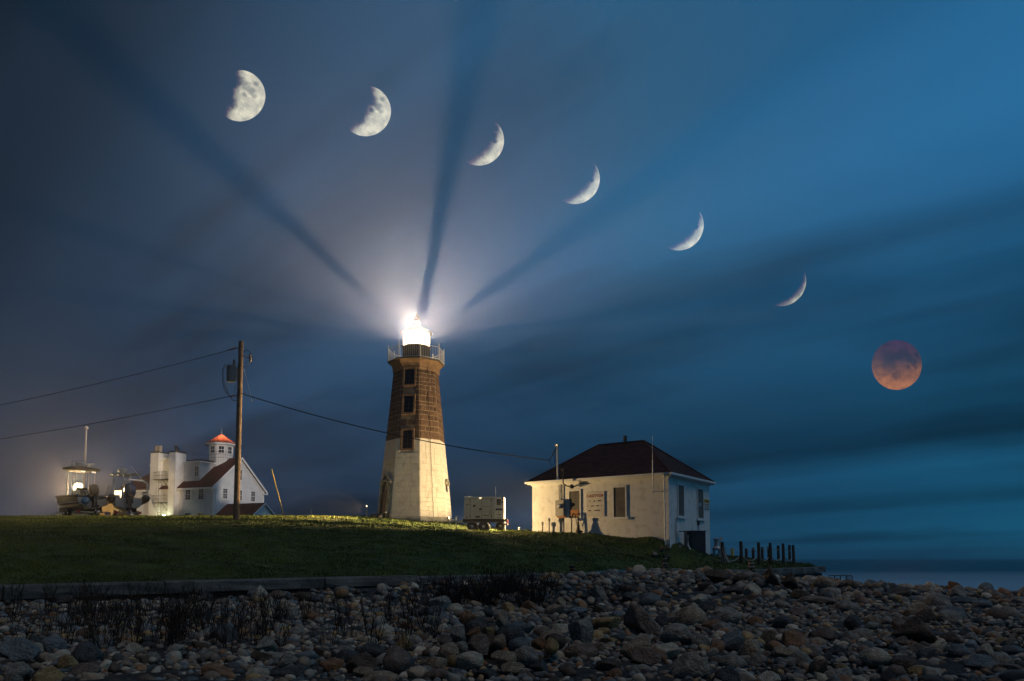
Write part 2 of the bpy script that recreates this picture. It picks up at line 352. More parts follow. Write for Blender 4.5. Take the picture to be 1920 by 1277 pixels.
# ---------------------------------------------------------------- sea wall
def seawall():
    t = thing('sea_wall', 'low concrete sea wall with a thick overhanging cap between lawn and stones', 'wall', (0, 0, 0))
    pts = [Vector((x, y, 0)) for x, y in WALL[1:]]+[Vector((18.23, 74, 0))]
    # resample into slabs of about 3.2 m
    path = []; 
    for a, b in zip(pts[:-1], pts[1:]):
        n = max(1, round((b-a).length/3.2))
        path += [a.lerp(b, i/n) for i in range(n)]
    path.append(pts[-1])
    nrm = []
    for i in range(len(path)):
        d = (path[min(i+1, len(path)-1)]-path[max(i-1, 0)]).normalized(); nrm.append(Vector((d.y, -d.x, 0)))   # seaward
    body = MB()
    for i in range(len(path)-1):
        a, b = path[i], path[i+1]; na, nb = nrm[i], nrm[i+1]; d = (b-a).normalized()
        g = .015
        a2 = a+d*g; b2 = b-d*g; dz = RNG.normal(0, .006); top = 2.50+dz; th = .26
        if a.x > 8: th = .34
        chip = [0, 0]
        k = 4; vs = []; fs = []
        for j in range(k+1):
            c = a2.lerp(b2, j/k); nn = na.lerp(nb, j/k)
            jit = [RNG.normal(0, .012) for _ in range(4)]
            prof = [(-.28, top-th), (-.28, top), (.20+jit[0], top), (.235+jit[1], top-.035), (.235+jit[2], top-th*.62), (.21+jit[3]*2, top-th)]
            for r, z in prof: vs.append((*(c+nn*r).xy, z+(jit[3] if r > 0 and z < top-.1 else 0)))
        m_ = 6
        for j in range(k):
            for q in range(m_):
                q2 = (q+1) % m_; fs.append((j*m_+q, j*m_+q2, (j+1)*m_+q2, (j+1)*m_+q))
        fs.append(tuple(range(m_))); fs.append(tuple(k*m_+q for q in reversed(range(m_))))
        MB().add(vs, fs).build('cap_slab', 'concrete', t)
        # face under the cap, stepped back
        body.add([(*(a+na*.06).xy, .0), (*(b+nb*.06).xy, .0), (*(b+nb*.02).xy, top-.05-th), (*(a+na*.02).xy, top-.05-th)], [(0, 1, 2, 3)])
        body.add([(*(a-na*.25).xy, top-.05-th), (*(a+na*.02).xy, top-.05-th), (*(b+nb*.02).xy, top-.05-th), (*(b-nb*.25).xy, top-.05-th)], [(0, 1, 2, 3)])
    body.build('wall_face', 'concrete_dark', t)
seawall()
# ---------------------------------------------------------------- light tower
TX, TY, TZ = -7.08, 55.0, 5.35
VA = math.radians(-75.2)       # direction of the front vertex
def oct_pt(R, k, z): a = VA+k*PI/4; return Vector((R*math.cos(a), R*math.sin(a), z))
ZW, ZT = 11.45-TZ, 16.55-TZ   # top of the white part, underside of the cornice (local)
def RR(z):                    # outer circumradius at local height
    if z < ZW: return 2.80+(2.19-2.80)*max(0, (z-.2))/(ZW-.2)
    return 2.19+(1.70-2.19)*(z-ZW)/(ZT-ZW)
def tower():
    t = thing('lighthouse', 'octagonal stone lighthouse, brown above and white below, with a blazing lantern', 'lighthouse', (TX, TY, TZ))
    # core just inside the stones
    MB().lathe([(RR(ZW)-.05, ZW), (RR(ZT)-.05, ZT)], 8, rot=VA).build('mortar_core', 'mortar_brown', t)
    MB().lathe([(RR(.2)-.035, -.3), (RR(ZW)-.035, ZW)], 8, rot=VA).build('white_core', 'tower_white', t)
    MB().lathe([(3.02, -.9), (3.00, .42), (2.84, .50), (2.75, .50)], 8, rot=VA).build('plinth', 'plinth', t)
    rnd = random.Random(5)
    def block(mb, k, u0, u1, z0, z1, d, e=.0):
        # a dressed block on face k between fractions u0..u1 across the face
        P = []
        for z in (z0, z1):
            A = oct_pt(RR(z)-.05, k, z); B = oct_pt(RR(z)-.05, k+1, z)
            P.append((A.lerp(B, u0), A.lerp(B, u1)))
        nn = (oct_pt(1, k, 0)+oct_pt(1, k+1, 0)).normalized()
        (a, b), (c, dd) = P
        w = (b-a).length; ch = e or min(.03, .2*(z1-z0)); cu = ch/max(w, .01)
        ins = [a.lerp(b, cu)+Vector((0, 0, ch)), a.lerp(b, 1-cu)+Vector((0, 0, ch)), c.lerp(dd, 1-cu)-Vector((0, 0, ch)), c.lerp(dd, cu)-Vector((0, 0, ch))]
        base = [a, b, dd, c]
        mid = [q+nn*(d*.55) for q in base]; top = [q+nn*(d+rnd.uniform(-.008, .008)) for q in ins]
        vs = base+mid+top; fs = []
        for s_ in (0, 4):
            for i in range(4): j = (i+1) % 4; fs.append((s_+i, s_+j, s_+4+j, s_+4+i))
        fs.append((8, 9, 10, 11)); mb.add(vs, fs)
    wins = [(6, 10.70, 12.03), (6, 13.32, 14.55), (6, 15.40, 16.60)]; 
    # the face with the windows is k=-1 (left of the front vertex)
    z = ZW+.01; row = 0
    while z < ZT-.15:
        hgt = rnd.choice([.26, .32, .38, .44, .54]); z1 = min(z+hgt, ZT)
        for k in range(8):
            fk = k if k < 4 else k-8
            width = 2*RR(z)*math.sin(PI/8)
            nb = rnd.choice([2, 3, 3, 4]) if (row+k) % 2 else rnd.choice([2, 2, 3])
            cuts = [0]+sorted([(i+rnd.uniform(-.18, .18)+(.25 if row % 2 else -.1))/nb for i in range(1, nb)])+[1]
            for u0, u1 in zip(cuts[:-1], cuts[1:]):
                if u1-u0 < .1: continue
                if fk == -1:
                    hit = any(z1 > a-TZ-.14 and z < b-TZ+.14 for _, a, b in wins) and u1 > .19 and u0 < .75
                    if hit:
                        if u0 < .17: u1 = .17
                        elif u1 > .77: u0 = .77
                        else: continue
                        if u1-u0 < .04: continue
                g = .034/width
                b_ = MB(); block(b_, fk, u0+g, u1-g, z+.03, z1-.03, rnd.uniform(.03, .06) if fk not in (-1,) else rnd.uniform(.012, .03))
                b_.build('stone_block', 'stone_brown', t)
        z = z1; row += 1
    # painted courses of the white part: faint joints, one joined part
    b_ = MB(); z = .52; row = 0
    while z < ZW-.05:
        z1 = min(z+rnd.choice([.32, .40, .44]), ZW)
        for k in range(8):
            fk = k if k < 4 else k-8
            nb = rnd.choice([2, 3, 3])
            cuts = [0]+[(i+rnd.uniform(-.2, .2))/nb for i in range(1, nb)]+[1]
            for u0, u1 in zip(cuts[:-1], cuts[1:]):
                if fk == -2 and z < 3.9 and u1 > .22 and u0 < .78:
                    if u0 < .2: u1 = .2
                    elif u1 > .8: u0 = .8
                    else: continue
                if fk == -1 and z1 > 10.7-TZ-.12 and u1 > .19 and u0 < .75:
                    if u0 < .17: u1 = .17
                    elif u1 > .77: u0 = .77
                    else: continue
                rr = .0015
                block(b_, fk, u0+rr, u1-rr, z+.003, z1-.003, .034+rnd.uniform(-.003, .004), .008)
        z = z1; row += 1
    b_.build('painted_courses', 'tower_white', t, kind='stuff')
    # windows on the face left of the front edge
    def face_frame(k, z):
        A = oct_pt(RR(z), k, z); B = oct_pt(RR(z), k+1, z); xa = (B-A).normalized(); up = Vector((0, 0, 1))
        A2 = oct_pt(RR(z+1), k, z+1); B2 = oct_pt(RR(z+1), k+1, z+1)
        ya = ((A2+B2)/2-(A+B)/2).normalized(); za = xa.cross(ya)
        m = Matrix((xa, ya, za)).transposed().to_4x4(); m.translation = (A+B)/2; return m
    for _, a, b in wins:
        zc = (a+b)/2-TZ; h = (b-a)/2; m = face_frame(-1, zc); w = .37; off = -.06
        win = MB()
        for (x0, y0, x1, y1) in ((-w-.13+off, -h-.13, -w+off, h+.13), (w+off, -h-.13, w+.13+off, h+.13), (-w+off, h, w+off, h+.13), (-w+off, -h-.13, w+off, -h)):
            win.box(x0, y0, -.10, x1, y1, .055, m)
        wo_ = win.build('window', 'render_brown', t)
        MB().box(-w+off, -h, -.20, w+off, h, -.008, m).build('pane', 'glass_tower', wo_)
        s_ = MB()
        for q in range(1, 4): s_.box(-w+off, -h+q*2*h/4-.010, -.007, w+off, -h+q*2*h/4+.010, .004, m)
        s_.box(off-.010, -h, -.007, off+.010, h, .006, m); s_.box(-w+off, -h, -.007, -w+.06+off, h, .012, m)
        s_.build('sash', 'sash_dark', wo_)
    # doorway with pointed hood on the left face
    m = face_frame(-2, 2.2); d = MB()
    W0, H0 = .50, 1.85
    def arch(w, y0, y1, n=8): return [(-w, y0)]+[(w*math.cos(PI-PI*i/n), y1+w*math.sin(PI*i/n)) for i in range(n+1)]+[(w, y0)]
    for (wi, wo2, zz) in ((.50, .66, .16),):
        a_ = arch(wi, -2.2, .35); b2 = arch(wo2, -2.2, .35)
        for i in range(len(a_)-1):
            q = [(*a_[i], 0), (*b2[i], 0), (*b2[i+1], 0), (*a_[i+1], 0)]
            d.add([m @ Vector((x, y, -.02)) for x, y, _ in q]+[m @ Vector((x, y, zz)) for x, y, _ in q], [(0, 1, 2, 3), (4, 5, 6, 7), (0, 1, 5, 4), (1, 2, 6, 5), (2, 3, 7, 6), (3, 0, 4, 7)])
    for s_ in (-1, 1):
        q = [Vector((s_*.85, .75, 0)), Vector((s_*.72, .68, 0)), Vector((0, 1.38, 0)), Vector((0, 1.56, 0))]
        d.add([m @ (p+Vector((0, 0, -.02))) for p in q]+[m @ (p+Vector((0, 0, .17))) for p in q], [(0, 1, 2, 3), (4, 5, 6, 7), (0, 1, 5, 4), (1, 2, 6, 5), (2, 3, 7, 6), (3, 0, 4, 7)])
    d.build('door_surround', 'plinth', t)
    a_ = arch(.50, .33, .35)
    dr = MB().box(-.5, -2.3, -.10, .5, .32, .035, m).build('door', 'door_wood', t)
    fl = MB(); pts = [m @ Vector((x, y, .012)) for x, y in a_]; fl.add(pts, [tuple(range(len(pts)))]); fl.build('fanlight', 'sash_dark', t)
    # small niche with hood on the right hand face
    m = face_frame(1, 2.8); h = MB(); a_ = arch(.30, -.38, .12); b2 = arch(.46, -.42, .12)
    for i in range(1, len(a_)-2):
        q = [a_[i], b2[i], b2[i+1], a_[i+1]]
        h.add([m @ Vector((x, y, -.02)) for x, y in q]+[m @ Vector((x, y, .16)) for x, y in q], [(0, 1, 2, 3), (4, 5, 6, 7), (0, 1, 5, 4), (1, 2, 6, 5), (2, 3, 7, 6), (3, 0, 4, 7)])
    h.build('hood_mould', 'plinth', t)
    n_ = MB(); n_.add([m @ Vector((x, y, .008)) for x, y in a_], [tuple(range(len(a_)))]); n_.build('niche', 'iron', t)
    # lightning conductor
    p = [oct_pt(RR(z_)+.09, .42, z_)*1 for z_ in (-.1, .5)]
    pts = []
    for z_ in np.linspace(.3, ZT+.9, 14):
        A = oct_pt(RR(min(z_, ZT)), 0, z_); B = oct_pt(RR(min(z_, ZT)), 1, z_); nn = (oct_pt(1, 0, 0)+oct_pt(1, 1, 0)).normalized()
        pts.append(A.lerp(B, .50)+nn*(.05 if z_ < ZT else .25))
    MB().tube(pts, .014, 5).build('conductor_cable', 'cable', t)
    # cornice and gallery
    MB().lathe([(1.72, ZT-.03), (1.76, ZT+.15), (1.72, ZT+.18), (1.80, ZT+.45), (1.98, ZT+.66), (1.98, ZT+.70)], 8, rot=VA).build('cornice', 'render_brown', t)
    zd = 17.28-TZ
    MB().lathe([(1.9, zd-.06), (2.12, zd-.03), (2.12, zd+.05), (1.9, zd+.06)], 8, rot=VA).build('gallery_deck', 'deck_iron', t)
    for k in range(8):
        P = oct_pt(2.06, k, zd)
        MB().tube([P, P+Vector((0, 0, 1.22))], [.045, .035], 6).tube([P+Vector((0, 0, 1.22)), P+Vector((0, 0, 1.28))], [.05, .02], 6).build('rail_post', 'rail_white', t)
        Q = oct_pt(2.06, k+1, zd); r_ = MB()
        r_.tube([P+Vector((0, 0, 1.0)), Q+Vector((0, 0, 1.0))], .022, 5); r_.build('hand_rail', 'rail_white', t)
        MB().tube([P+Vector((0, 0, .12)), Q+Vector((0, 0, .12))], .018, 5).build('foot_rail', 'rail_white', t)
        b_ = MB()
        for i in range(1, 11):
            c = P.lerp(Q, i/11); b_.tube([c+Vector((0, 0, .12)), c+Vector((0, 0, 1.0))], .009, 4)
        b_.build('balusters', 'rail_white', t)
    # lantern
    z0, z1 = 18.52-TZ, 19.58-TZ
    MB().lathe([(1.10, zd+.05), (1.10, zd+.10), (1.03, zd+.14), (1.03, z0-.06), (1.10, z0-.04), (1.10, z0)], 18).build('lantern_drum', 'deck_iron', t)
    gm = bpy.data.materials.new('lantern_glass'); gm.use_nodes = True; g = gm.node_tree; g.nodes.clear()
    o_ = g.nodes.new('ShaderNodeOutputMaterial'); tr = g.nodes.new('ShaderNodeBsdfTransparent'); gl = g.nodes.new('ShaderNodeBsdfGlossy'); gl.inputs['Roughness'].default_value = .05
    mx = g.nodes.new('ShaderNodeMixShader'); mx.inputs[0].default_value = .05; g.links.new(tr.outputs[0], mx.inputs[1]); g.links.new(gl.outputs[0], mx.inputs[2]); g.links.new(mx.outputs[0], o_.inputs[0])
    for i in range(18):
        a0, a1 = 2*PI*i/18, 2*PI*(i+1)/18; r = 1.04
        MB().add([(r*math.cos(a0), r*math.sin(a0), z0), (r*math.cos(a1), r*math.sin(a1), z0), (r*math.cos(a1), r*math.sin(a1), z1), (r*math.cos(a0), r*math.sin(a0), z1)], [(0, 1, 2, 3)]).build('lantern_pane', gm, t)
    rf = MB().lathe([(1.16, z1), (1.20, z1+.05), (1.12, z1+.10), (.70, z1+.38), (.34, z1+.55), (.30, z1+.62), (.30, z1+.85), (.20, z1+.95)], 18).build('lantern_roof', 'iron', t)
    smooth_deg(rf, 25)
    v = MB().lathe([(.08, z1+.95), (.20, z1+1.02), (.24, z1+1.15), (.20, z1+1.28), (.07, z1+1.36), (.02, z1+1.6)], 14).build('vent_ball', 'iron', rf, smooth=True)
    # the lens: glowing glass rings with a bright open belt round the lamp, its frame bars throw the dark rays
    em = bpy.data.materials.new('lens_glow'); em.use_nodes = True; g = em.node_tree; g.nodes.clear()
    o_ = g.nodes.new('ShaderNodeOutputMaterial'); e = g.nodes.new('ShaderNodeEmission'); e.inputs[0].default_value = (1, .76, .48, 1); e.inputs[1].default_value = 9
    g.links.new(e.outputs[0], o_.inputs[0])
    em2 = em.copy(); em2.name = 'lens_belt'; g = em2.node_tree; o_ = [n for n in g.nodes if n.type == 'OUTPUT_MATERIAL'][0]; e = [n for n in g.nodes if n.type == 'EMISSION'][0]
    tr = g.nodes.new('ShaderNodeBsdfTransparent'); ad_ = g.nodes.new('ShaderNodeAddShader'); g.links.new(e.outputs[0], ad_.inputs[0]); g.links.new(tr.outputs[0], ad_.inputs[1]); g.links.new(ad_.outputs[0], o_.inputs[0])
    zl = 19.04-TZ; hb = .19
    ln = MB().lathe([(.70, z0+.01), (.96, z0+.02), (.96, zl-hb), (.70, zl-hb+.02)], 24).lathe([(.70, zl+hb-.02), (.96, zl+hb), (.96, z1-.03), (.70, z1-.02)], 24).build('lens_rings', em, t, smooth=True)
    n = 36; hb2 = .020
    em3 = em2.copy(); em3.name = 'lens_prisms'; [q for q in em3.node_tree.nodes if q.type == 'BSDF_TRANSPARENT'][0].inputs[0].default_value = (.042, .042, .042, 1)
    for nm, m_, za, zb_ in (('lens_belt', em2, zl-hb2, zl+hb2), ('lens_prisms', em3, zl-hb, zl-hb2), ('lens_prisms', em3, zl+hb2, zl+hb)):
        vs = [(.955*math.cos(2*PI*k/n), .955*math.sin(2*PI*k/n), zz) for zz in (za, zb_) for k in range(n)]
        MB().add(vs, [(k, (k+1) % n, n+(k+1) % n, n+k) for k in range(n)]).build(nm, m_, t)
    for deg, wd in [(10.2, .027), (28.2, .054), (-10.6, .042), (-36, .032), (66, .10), (84, .06), (-64, .09), (-85, .06), (110, .05), (140, .05), (165, .05), (-112, .05), (-140, .05), (-165, .05)]:
        a = math.radians(-90+deg); c = Vector((math.cos(a), math.sin(a), 0))*.80; sd = Vector((-math.sin(a), math.cos(a), 0))
        p_ = [c-sd*wd/2, c+sd*wd/2]
        MB().add([p_[0]+Vector((0, 0, zl-hb)), p_[1]+Vector((0, 0, zl-hb)), p_[1]+Vector((0, 0, zl+hb)), p_[0]+Vector((0, 0, zl+hb)),
                  p_[0]*1.04+Vector((0, 0, zl-hb)), p_[1]*1.04+Vector((0, 0, zl-hb)), p_[1]*1.04+Vector((0, 0, zl+hb)), p_[0]*1.04+Vector((0, 0, zl+hb))],
                 [(0, 1, 2, 3), (4, 5, 6, 7), (0, 1, 5, 4), (1, 2, 6, 5), (2, 3, 7, 6), (3, 0, 4, 7)]).build('lens_bar', 'iron', t)
    L = bpy.data.lights.new('lantern_lamp', 'POINT'); L.energy = LANTERN_W; L.color = (1, .84, .72); L.shadow_soft_size = .012
    lo = bpy.data.objects.new('lantern_lamp', L); COL.objects.link(lo); lo.location = (TX, TY, TZ+zl)
LANTERN_W = 1050000
tower()
# ---------------------------------------------------------------- clapboard walls
def clap(poly, org, ux, nrm, step=.24, lip=.055, holes=()):
    """horizontal boards covering a polygon given in (s,z) on a vertical plane"""
    mb = MB(); zs = [p[1] for p in poly]; z = min(zs); zmax = max(zs); org = Vector(org); ux = Vector(ux); nrm = Vector(nrm)
    def span(zz):
        xs = []
        for (x0, z0), (x1, z1) in zip(poly, poly[1:]+poly[:1]):
            if (z0-zz)*(z1-zz) <= 0 and abs(z1-z0) > 1e-9: xs.append(x0+(x1-x0)*(zz-z0)/(z1-z0))
        return (min(xs), max(xs)) if xs else None
    while z < zmax-.01:
        z1 = min(z+step, zmax); a = span(z+.002); b = span(z1-.002)
        if a and b:
            P = lambda s, zz, d: org+ux*s+Vector((0, 0, zz))+nrm*d
            mb.add([P(a[0], z, lip), P(a[1], z, lip), P(b[1], z1, .004), P(b[0], z1, .004), P(a[0], z, 0), P(a[1], z, 0)], [(0, 1, 2, 3), (0, 1, 5, 4)])
        z = z1
    return mb
def sash_window(parent, org, ux, nrm, s0, s1, z0, z1, name='window', glass='glass_dark', rows=3, cols=2, sill=True, frame='trim', depth=.075):
    org = Vector(org); ux = Vector(ux); nrm = Vector(nrm); up = Vector((0, 0, 1))
    m = Matrix((ux, up, nrm)).transposed().to_4x4(); m.translation = org
    fr = MB(); w = .09
    for q in ((s0-w, z0-w, s0, z1+w), (s1, z0-w, s1+w, z1+w), (s0, z1, s1, z1+w), (s0, z0-w, s1, z0)):
        fr.box(q[0], q[1], .0, q[2], q[3], depth+.035, m)
    f = fr.build(name, frame, parent)
    MB().box(s0, z0, .0, s1, z1, depth, m).build('pane', glass, f)
    b = MB(); zm = (z0+z1)/2; t = .014
    b.box(s0, zm-.03, depth, s1, zm+.03, depth+.02, m)
    for i in range(1, cols): x = s0+(s1-s0)*i/cols; b.box(x-t, z0, depth, x+t, z1, depth+.012, m)
    for i in range(1, rows):
        for base_, hh in ((z0, zm-z0), (zm, z1-zm)):
            y = base_+hh*i/rows; b.box(s0, y-t, depth, s1, y+t, depth+.010, m)
    b.build('sash', frame, f)
    if sill: MB().box(s0-.14, z0-w-.06, .0, s1+.14, z0-w-.002, depth+.09, m).build('sill', frame, f)
    return f
M['lit_pane'] = mat('lit_pane', (.5, .5, .4), .3, emit=((1, .82, .42), 1.3))
def big_house():
    HX, HY = -35.67, 90.0
    rz = math.atan2(.923, .384)
    t = thing('keepers_house', 'large white clapboard house with dark red roofs, two chimneys and a lookout', 'house', (HX, HY, 0), rz)
    Z0, ZE, ZR, WD, LN = 5.5, 11.72, 15.35, 8.6, 15.4
    X, Y, Z = Vector((1, 0, 0)), Vector((0, 1, 0)), Vector((0, 0, 1)); c = WD/2
    core = MB()
    core.box(.03, .03, Z0, WD-.03, LN-.03, ZE)
    core.build('house_core', 'clapboard', t)
    g = [(0, Z0), (WD, Z0), (WD, ZE), (c, ZR), (0, ZE)]
    MB().poly([(0, 0.02, ZE), (WD, .02, ZE), (c, .02, ZR-.02)], .1, Y).build('gable_core', 'clapboard', t)
    clap(g, (0, 0, 0), X, -Y).build('gable_wall', 'clapboard', t)
    clap([(0, Z0), (9.9, Z0), (9.9, ZE), (0, ZE)], (0, 0, 0), Y, -X).build('side_wall', 'clapboard', t)
    clap([(9.9, Z0), (LN, Z0), (LN, ZE), (9.9, ZE)], (0, 0, 0), Y, -X).build('wing_wall', 'clapboard', t)
    for (x, y) in ((-.0, -.0), (WD, 0), (0, LN)):
        MB().box(x-.10, y-.10, Z0, x+.10, y+.10, ZE-.05).build('corner_board', 'trim', t)
    # main roof: gable to the front, hipped far end
    sl = (ZR-ZE)/c; ov = .42; th = .14
    def roofz(x): return ZE+sl*(x if x < c else WD-x)
    rz_ = MB()
    hipy = LN-c
    A = (-ov, -.30, ZE-sl*ov); B = (c, -.30, ZR); C_ = (c, hipy, ZR); D = (-ov, LN+ov, ZE-sl*ov); E_ = (WD+ov, -.30, ZE-sl*ov); F_ = (WD+ov, LN+ov, ZE-sl*ov)
    up = Vector((0, 0, .16))
    def slab(pts, lift=.16):
        a = [Vector(p)+Vector((0, 0, .03)) for p in pts]; b = [p+Vector((0, 0, lift)) for p in a]; n = len(a)
        return a+b, [tuple(reversed(range(n))), tuple(range(n, 2*n))]+[(i, (i+1) % n, n+(i+1) % n, n+i) for i in range(n)]
    for pts in ((A, B, C_, D), (E_, F_, C_, B), (D, C_, F_)):
        rz_.add(*slab(pts))
    rf = rz_.build('roof', 'roof_red', t)
    # barge boards and gutters
    bb = MB()
    bb.poly([(-ov-.05, -.36, ZE-sl*ov-.12), (-ov-.05, -.36, ZE-sl*ov+.15), (c, -.36, ZR+.20), (c, -.36, ZR-.10)], .06, Y)
    bb.poly([(WD+ov+.05, -.36, ZE-sl*ov-.12), (WD+ov+.05, -.36, ZE-sl*ov+.15), (c, -.36, ZR+.20), (c, -.36, ZR-.10)], .06, Y)
    bb.build('barge_board', 'trim', t)
    MB().box(-ov-.12, -.36, ZE-sl*ov-.14, -ov+.10, 5.35, ZE-sl*ov+.06).box(-.4, -.30, ZE-.44, 0, 5.3, ZE-.38).build('gutter', 'trim', t)
    MB().box(-ov-.12, 9.6, ZE-sl*ov-.14, -ov+.10, LN+.5, ZE-sl*ov+.06).build('gutter', 'trim', t)
    MB().box(-ov-.1, -.34, ZE-.55, .45, -.02, ZE-.40).build('eave_return', 'trim', t); MB().box(WD-.35, -.34, ZE-.55, WD+ov+.1, -.02, ZE-.40).build('eave_return', 'trim', t)
    MB().tube([(-.45, -.12, ZE-.5), (-.12, -.14, ZE-.85), (.22, -.14, ZE-.95), (.22, -.14, Z0)], .05, 6).build('downspout', 'trim', t)
    # windows
    for s0, s1, z0, z1 in ((1.45, 2.15, 10.20, 11.38), (4.0, 4.65, 10.20, 11.38), (6.3, 7.0, 10.20, 11.42), (3.95, 4.55, 12.74, 13.95)):
        sash_window(t, (0, 0, 0), X, -Y, s0, s1, z0, z1)
    for s0, s1, z0, z1 in ((1.5, 2.27, 10.04, 11.36), (3.55, 4.35, 10.04, 11.36), (1.5, 2.27, 7.1, 8.40), (3.55, 4.35, 7.1, 8.40), (10.8, 11.5, 10.28, 11.25)):
        sash_window(t, (0, 0, 0), Y, -X, s0, s1, z0, z1)
    # long flat dormer on the left slope
    dx, dz = .62, 14.66
    dor = MB(); dor.box(dx+.03, 2.9, 11.9, c, 5.4, dz-.03); dor.box(dx+.03, 9.4, 11.9, c, 10.5, dz-.10); dor.build('dormer_core', 'clapboard', t)
    xm = (dz-ZE)/sl
    clap([(2.86, 12.15), (5.4, 12.15), (5.4, dz), (2.86, dz)], (dx, 0, 0), Y, -X).build('dormer_front', 'clapboard', t)
    clap([(9.4, 12.15), (10.55, 12.15), (10.55, dz-.1), (9.4, dz-.1)], (dx, 0, 0), Y, -X).build('dormer_front', 'clapboard', t)
    clap([(dx, roofz(dx)+.1), (xm+.2, dz), (dx, dz)], (0, 2.88, 0), X, -Y).build('dormer_cheek', 'clapboard', t)
    MB().box(dx-.30, 2.62, dz-.02, c+.02, 5.45, dz+.16).build('dormer_roof', 'trim', t)
    MB().box(dx-.30, 9.3, dz-.12, c+.02, 10.85, dz+.06).build('dormer_roof', 'trim', t)
    sash_window(t, (dx, 0, 0), Y, -X, 3.0, 3.62, 12.98, 14.1)
    sash_window(t, (dx, 0, 0), Y, -X, 9.75, 10.2, 12.98, 14.0)
    MB().box(dx+.3, 2.9, dz+.162, c, 10.4, dz+.40).build('upper_roof', 'roof_red', t)
    # stair bay between the chimneys, with a curved top
    zb = 14.55; pts = [(6.45, Z0), (8.35, Z0), (8.35, zb)]+[(7.4+.95*math.cos(PI*i/10), zb+.65*math.sin(PI*i/10)) for i in range(1, 10)]+[(6.45, zb)]
    MB().poly([(-.02, s, z) for s, z in pts], 2.6, X).build('stair_bay', 'clapboard', t)
    ar = MB(); q = [(7.4+1.15*math.cos(PI*i/10), zb+.02+.80*math.sin(PI*i/10)) for i in range(11)]; q2 = [(7.4+.95*math.cos(PI*i/10), zb+.65*math.sin(PI*i/10)) for i in range(11)]
    for i in range(10):
        ar.poly([(-.34, *q[i]), (-.34, *q[i+1]), (-.34, *q2[i+1]), (-.34, *q2[i])], .5, X)
    ar.build('arched_roof', 'trim', t)
    for z0, z1 in ((12.65, 14.2), (9.75, 11.3)):
        f = MB().box(-.08, 6.50, z0-.05, -.021, 6.95, z1+.05).build('lit_window', 'trim', t)
        MB().box(-.1, 6.55, z0, -.081, 6.90, z1).build('pane', 'lit_pane', f)
    # chimneys
    for y0, y1, p, zt, pots in ((5.45, 6.45, .75, 15.85, 'dark'), (8.35, 9.60, .68, 15.95, 'metal')):
        cb = MB(); cb.box(-p+.03, y0+.03, Z0, .9, y1-.03, zt); ch = cb.build('chimney', 'clapboard', t)
        clap([(y0, Z0), (y1, Z0), (y1, zt), (y0, zt)], (-p, 0, 0), Y, -X).build('chimney_front', 'clapboard', ch)
        clap([(-p, Z0), (.9, Z0), (.9, zt), (-p, zt)], (0, y0, 0), X, -Y).build('chimney_side', 'clapboard', ch)
        MB().box(-p-.06, y0-.06, zt+.002, .96, y1+.06, zt+.16).build('chimney_cap', 'iron', ch)
        if pots == 'metal':
            for yy in (y0+.35, y1-.35): MB().lathe([(.27, 0), (.27, .75), (.20, .80)], 12, (-p/2+.2, yy, zt+.16)).build('chimney_pot', 'chimney_metal', ch)
        else:
            MB().lathe([(.16, 0), (.16, .55), (.24, .6), (.24, .72), (.1, .8)], 10, (-.1, y0+.62, zt+.16)).build('chimney_pot', 'iron', ch)
            MB().lathe([(.12, 0), (.12, .3), (.17, .34)], 10, (-.1, y0+.25, zt+.16)).build('chimney_pot', 'iron', ch)
    # fire escape
    fe = MB()
    for zp in (12.55, 9.68):
        fe.box(-1.0, 6.5, zp, -.03, 8.75, zp+.07)
        for y in (6.6, 7.3): fe.tube([(-.95, y, zp), (-.06, y, zp-.85)], .035, 4)
        for y in np.linspace(6.5, 8.75, 11): fe.tube([(-1.0, y, zp), (-1.0, y, zp+.95)], .014, 4)
        for zz in (.95, .5): fe.tube([(-1.0, 6.5, zp+zz), (-1.0, 8.75, zp+zz)], .02, 4)
        fe.tube([(-1.0, 8.75, zp+.95), (-.03, 8.75, zp+.95)], .02, 4)
    for y in (7.25, 7.75): fe.tube([(-1.02, y, 13.6), (-1.02, y, Z0)], .03, 4)
    for z in np.arange(6.2, 13.4, .33): fe.tube([(-1.02, 7.25, z), (-1.02, 7.75, z)], .014, 4)
    fe.build('fire_escape', 'iron', t)
    # lookout cupola
    cx, cy = 4.3, 3.15; cz0, cz1 = 14.2, 17.18; a0 = PI/8
    cu = MB().lathe([(1.50, cz0), (1.50, cz1)], 8, (cx, cy, 0), a0).build('lookout', 'clapboard', t)
    MB().lathe([(1.98, 17.16), (2.02, 17.20), (2.02, 17.36), (1.95, 17.38)], 8, (cx, cy, 0), a0).build('lookout_fascia', 'trim', cu)
    MB().lathe([(2.06, 17.382), (1.35, 17.80), (.75, 18.22), (.18, 18.62), (.05, 18.64)], 8, (cx, cy, 0), a0).build('lookout_roof', 'cupola_roof', cu)
    MB().tube([(cx, cy, 18.6), (cx, cy, 19.65)], [.04, .012], 5).build('finial', 'iron', cu)
    R = 1.5
    for k in range(8):
        aa = a0+PI/8+k*PI/4; nn = Vector((math.cos(aa), math.sin(aa), 0)); tx = Vector((-nn.y, nn.x, 0)); cc = Vector((cx, cy, 0))+nn*R*math.cos(PI/8)
        m = Matrix((tx, Z, nn)).transposed().to_4x4(); m.translation = cc
        f = MB()
        for q in ((-.38, 16.05, -.30, 17.02), (.30, 16.05, .38, 17.02), (-.30, 16.95, .30, 17.02), (-.30, 16.05, .30, 16.12)): f.box(q[0], q[1], 0, q[2], q[3], .05, m)
        f.box(-.30, 16.5, 0, .30, 16.56, .04, m); f.box(-.015, 16.12, .0, .015, 16.95, .035, m)
        fo = f.build('window_frame', 'trim', cu)
        MB().box(-.30, 16.12, -.02, .30, 16.95, .02, m).build('window_pane', 'glass_dark', cu)
